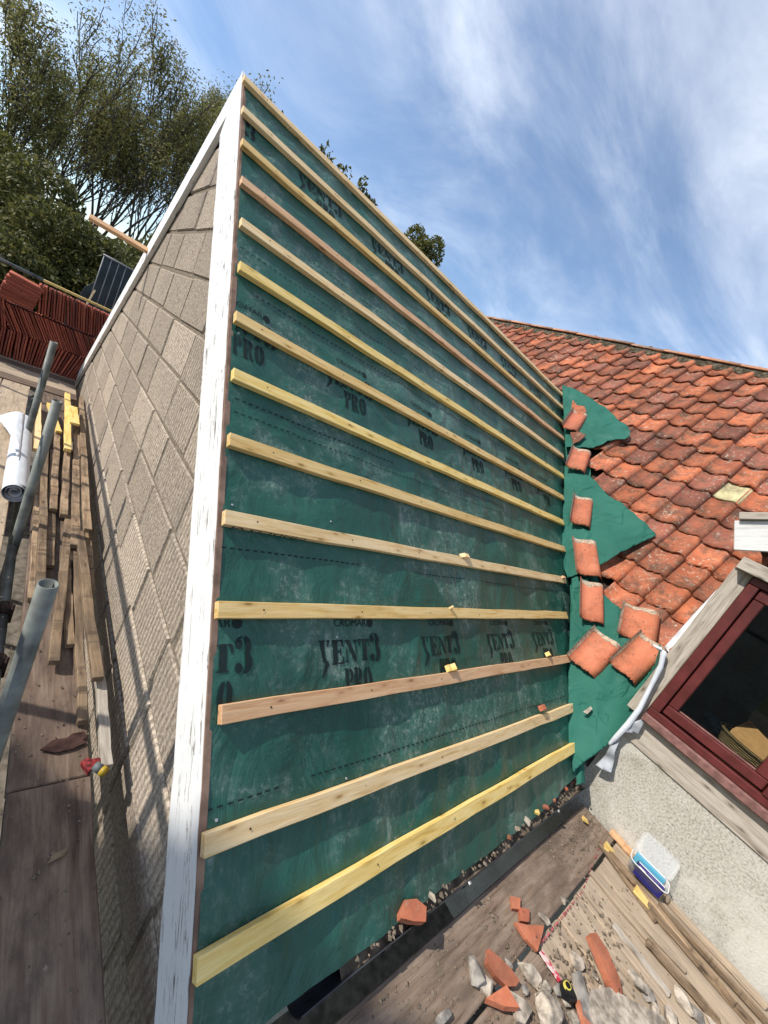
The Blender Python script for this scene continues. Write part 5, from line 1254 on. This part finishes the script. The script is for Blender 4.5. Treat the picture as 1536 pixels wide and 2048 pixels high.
def branchy(name, label, base, height, spread, seed, leaf='leaf_ash', nstem=6, leafn=9, lean=(.12, 0), group='trees behind the scaffold', fork=.22, lsize=.050, low=.44, rad=.085):
    rg = random.Random(seed); root = empty(name, base, label=label, cat='tree', group=group)
    segs = []; tips = []
    def grow(p, d, L, r, depth, hfrac):
        n = 6; pts = [p.copy()]; rs_ = [r]
        for i in range(n):
            d = (d + Vector((rg.gauss(0, .09) + lean[0] * .10, rg.gauss(0, .09) + lean[1] * .1, .05 + .03 * depth))).normalized()
            p = p + d * L / n; pts.append(p.copy()); rs_.append(max(.011, r * (1 - .75 * (i + 1) / n)))
            hf = (p.z - base[2]) / height
            if depth < 3 and i >= 1 and rg.random() < (.92 if depth < 2 else .55):
                a = rg.uniform(0, 6.283); side = Vector((math.cos(a), math.sin(a), .5)).normalized(); nd = (d * .85 + side * (.55 if depth == 0 else .5)).normalized()
                grow(p.copy(), nd, L * rg.uniform(.38, .58), rs_[-1] * .6, depth + 1, hf)
            if (depth >= 2 or hf > .8) and hf > low: tips.append((p.copy(), depth, hf))
        segs.append((pts, rs_))
    B = Vector(base); fk = B + Vector((lean[0] * height * fork, lean[1] * height * fork, height * fork))
    segs.append(([B - Vector((0, 0, .3)), B.lerp(fk, .5) + Vector((.05, 0, 0)), fk], [rad * 1.3, rad * 1.05, rad * .95]))
    for i in range(nstem):
        a = 6.283 * i / nstem + rg.uniform(-.4, .4); tilt = rg.uniform(.12, .42) * spread
        grow(fk - Vector((0, 0, height * .05 * rg.random())), Vector((math.cos(a) * tilt + lean[0], math.sin(a) * tilt + lean[1], 1)).normalized(), height * (1 - fork) * rg.uniform(.8, 1.05), rad * .62, 0, 0)
    Vv = []; Ff = []
    for pts, rs_ in segs:
        n = 6 if rs_[0] > .03 else 4; b0 = len(Vv)
        for i, p in enumerate(pts):
            d = (pts[min(i + 1, len(pts) - 1)] - pts[max(0, i - 1)]).normalized(); a = d.cross(Vector((.31, .2, .93))).normalized(); b = d.cross(a)
            for q in range(n): t = 6.2832 * q / n; Vv.append(p + (a * math.cos(t) + b * math.sin(t)) * rs_[i])
        for i in range(len(pts) - 1):
            for q in range(n): Ff.append((b0 + i * n + q, b0 + i * n + (q + 1) % n, b0 + (i + 1) * n + (q + 1) % n, b0 + (i + 1) * n + q))
    mesh('trunk', Vv, Ff, M['trunk'], root, True)
    L = []
    for p, dp, hf in tips:
        m_ = int(leafn * (.35 + 1.3 * max(0, hf - low)))
        if rg.random() < .56 or (hf < .75 and nz(p.x * .8, p.y * .8, p.z * .8) < -.05): continue
        c = p + Vector((rg.gauss(0, .12), rg.gauss(0, .12), rg.gauss(0, .1)))
        for _ in range(m_): L.append((c.x + rg.gauss(.05, .15), c.y + rg.gauss(0, .15), c.z + rg.gauss(0, .13)))
    leaves('crown', L, lsize, M[leaf], root, seed, windy=(.5, 0, .25))
    return root, len(L)
def bush(name, label, c, r, seed, leaf='leaf_dark', n=5000, lsize=.060, group='dark bushes on the bank', lumps=9, cat='bush'):
    rg = np.random.default_rng(seed); root = empty(name, (c[0], c[1], c[2] - r[2]), label=label, cat=cat, group=group)
    cs = np.array(c) + rg.normal(size=(lumps, 3)) * np.array(r) * .42; rad = rg.uniform(.35, .62, lumps); pts = []
    for i in range(n):
        q = rg.integers(lumps); d = rg.normal(size=3); d /= np.linalg.norm(d); t = rg.uniform(.55, 1.05) ** .6
        pts.append(cs[q] + d * np.array(r) * rad[q] * t)
    leaves('crown', pts, lsize, M[leaf], root, seed, .45)
    Vv = []; Ff = []
    for q in range(5):
        b0 = len(Vv); e = cs[q]; a = np.array((c[0] + (q - 2) * .12, c[1], c[2] - r[2] * 1.1))
        for i in range(5):
            p = a + (e - a) * i / 4; rr_ = .05 * (1 - .18 * i)
            for w_ in range(5): t = 6.2832 * w_ / 5; Vv.append((p[0] + rr_ * math.cos(t), p[1] + rr_ * math.sin(t), p[2]))
        for i in range(4):
            for w_ in range(5): Ff.append((b0 + i * 5 + w_, b0 + i * 5 + (w_ + 1) % 5, b0 + (i + 1) * 5 + (w_ + 1) % 5, b0 + (i + 1) * 5 + w_))
    mesh('trunk', Vv, Ff, M['trunk'], root)
def far(px, py, dist):                     # a point on the view ray at a ground distance
    v = ray(px, py); v = v / math.hypot(v[0], v[1]); return Vector(CAM + v * dist)
tot = 0
for (nm, lb, px, D, H, sp_, sd, ns, ln) in (
    ('ash_tree', 'leftmost tall slender tree with sparse windblown leaves', (70, 440), 21, 5.0, 1.0, 3, 6, 13),
    ('ash_tree', 'tree cut by the left frame edge above the bushes', (-25, 390), 19, 4.3, 1.0, 21, 5, 10),
    ('ash_tree', 'slender tree between the left tree and the middle one', (115, 470), 23, 5.8, .8, 27, 4, 9),
    ('ash_tree', 'tall many stemmed tree in the middle of the tree group', (165, 500), 20, 5.6, 1.15, 5, 6, 11),
    ('ash_tree', 'broad many stemmed tree beside the bargeboard', (245, 520), 19, 5.5, 1.2, 8, 6, 11),
    ('ash_tree', 'slim leafy tree peeping out beyond the bargeboard apex', (300, 560), 24, 6.7, .55, 12, 5, 13)):
    p = far(*px, D); g = (p.x, p.y, -2.6)
    r_, c_ = branchy(nm, lb, g, H, sp_, sd, nstem=ns, leafn=ln); tot += c_
print('leaves', tot)
for (lb, px, D, r, lf, n, sd) in (
    ('dark bush filling the left frame edge under the trees', (10, 430), 15.5, (1.5, 1.4, 1.35), 'leaf_dark', 22000, 1),
    ('olive bush at the left edge above the grey rail', (-20, 360), 17.5, (1.2, 1.2, 1.3), 'leaf_olive', 16000, 2),
    ('dark bush behind the stacked tiles', (70, 500), 13.0, (1.5, 1.2, 1.3), 'leaf_dark', 22000, 3),
    ('dark bush between the stacked tiles and the metal sheet', (150, 560), 12.0, (1.4, 1.1, .95), 'leaf_dark', 18000, 4),
    ('green bush above the metal sheet', (255, 560), 13.5, (1.2, 1.0, 1.1), 'leaf_olive', 16000, 5),
    ('low dark bush right of the metal sheet', (330, 600), 14.5, (1.6, 1.2, 1.6), 'leaf_dark', 16000, 6),
    ('dark bush low behind the grey rail', (20, 540), 11.0, (1.5, 1.0, 1.0), 'leaf_dark', 16000, 7)):
    p = far(*px, D); bush('bush', lb, (p.x, p.y, p.z), r, sd, lf, n)
# round tree and leafy twigs behind the ridge
p = far(848, 520, 15); bush('round_tree', 'round olive green treetop rising behind the ridge', (p.x, p.y, p.z - .35), (.75, .75, 1.25), 31, 'leaf_olive', 16000, .055, 'trees behind the ridge', 12, 'tree')
for i, (px, py) in enumerate(((572, 232), (655, 312), (690, 342), (725, 372), (740, 396))):
    p = far(px, py, 13.0); bush('ivy_spray', ['leafy twig over the ridge nearest the apex', 'leafy twig second from the apex along the ridge', 'leafy twig third from the apex along the ridge', 'leafy twig fourth from the apex along the ridge', 'leafy twig farthest from the apex along the ridge'][i], (p.x, p.y, p.z - .22), (.24, .24, .42), 40 + i, 'leaf_dark', 130, .075, 'leafy twigs over the ridge', 6, 'twig')
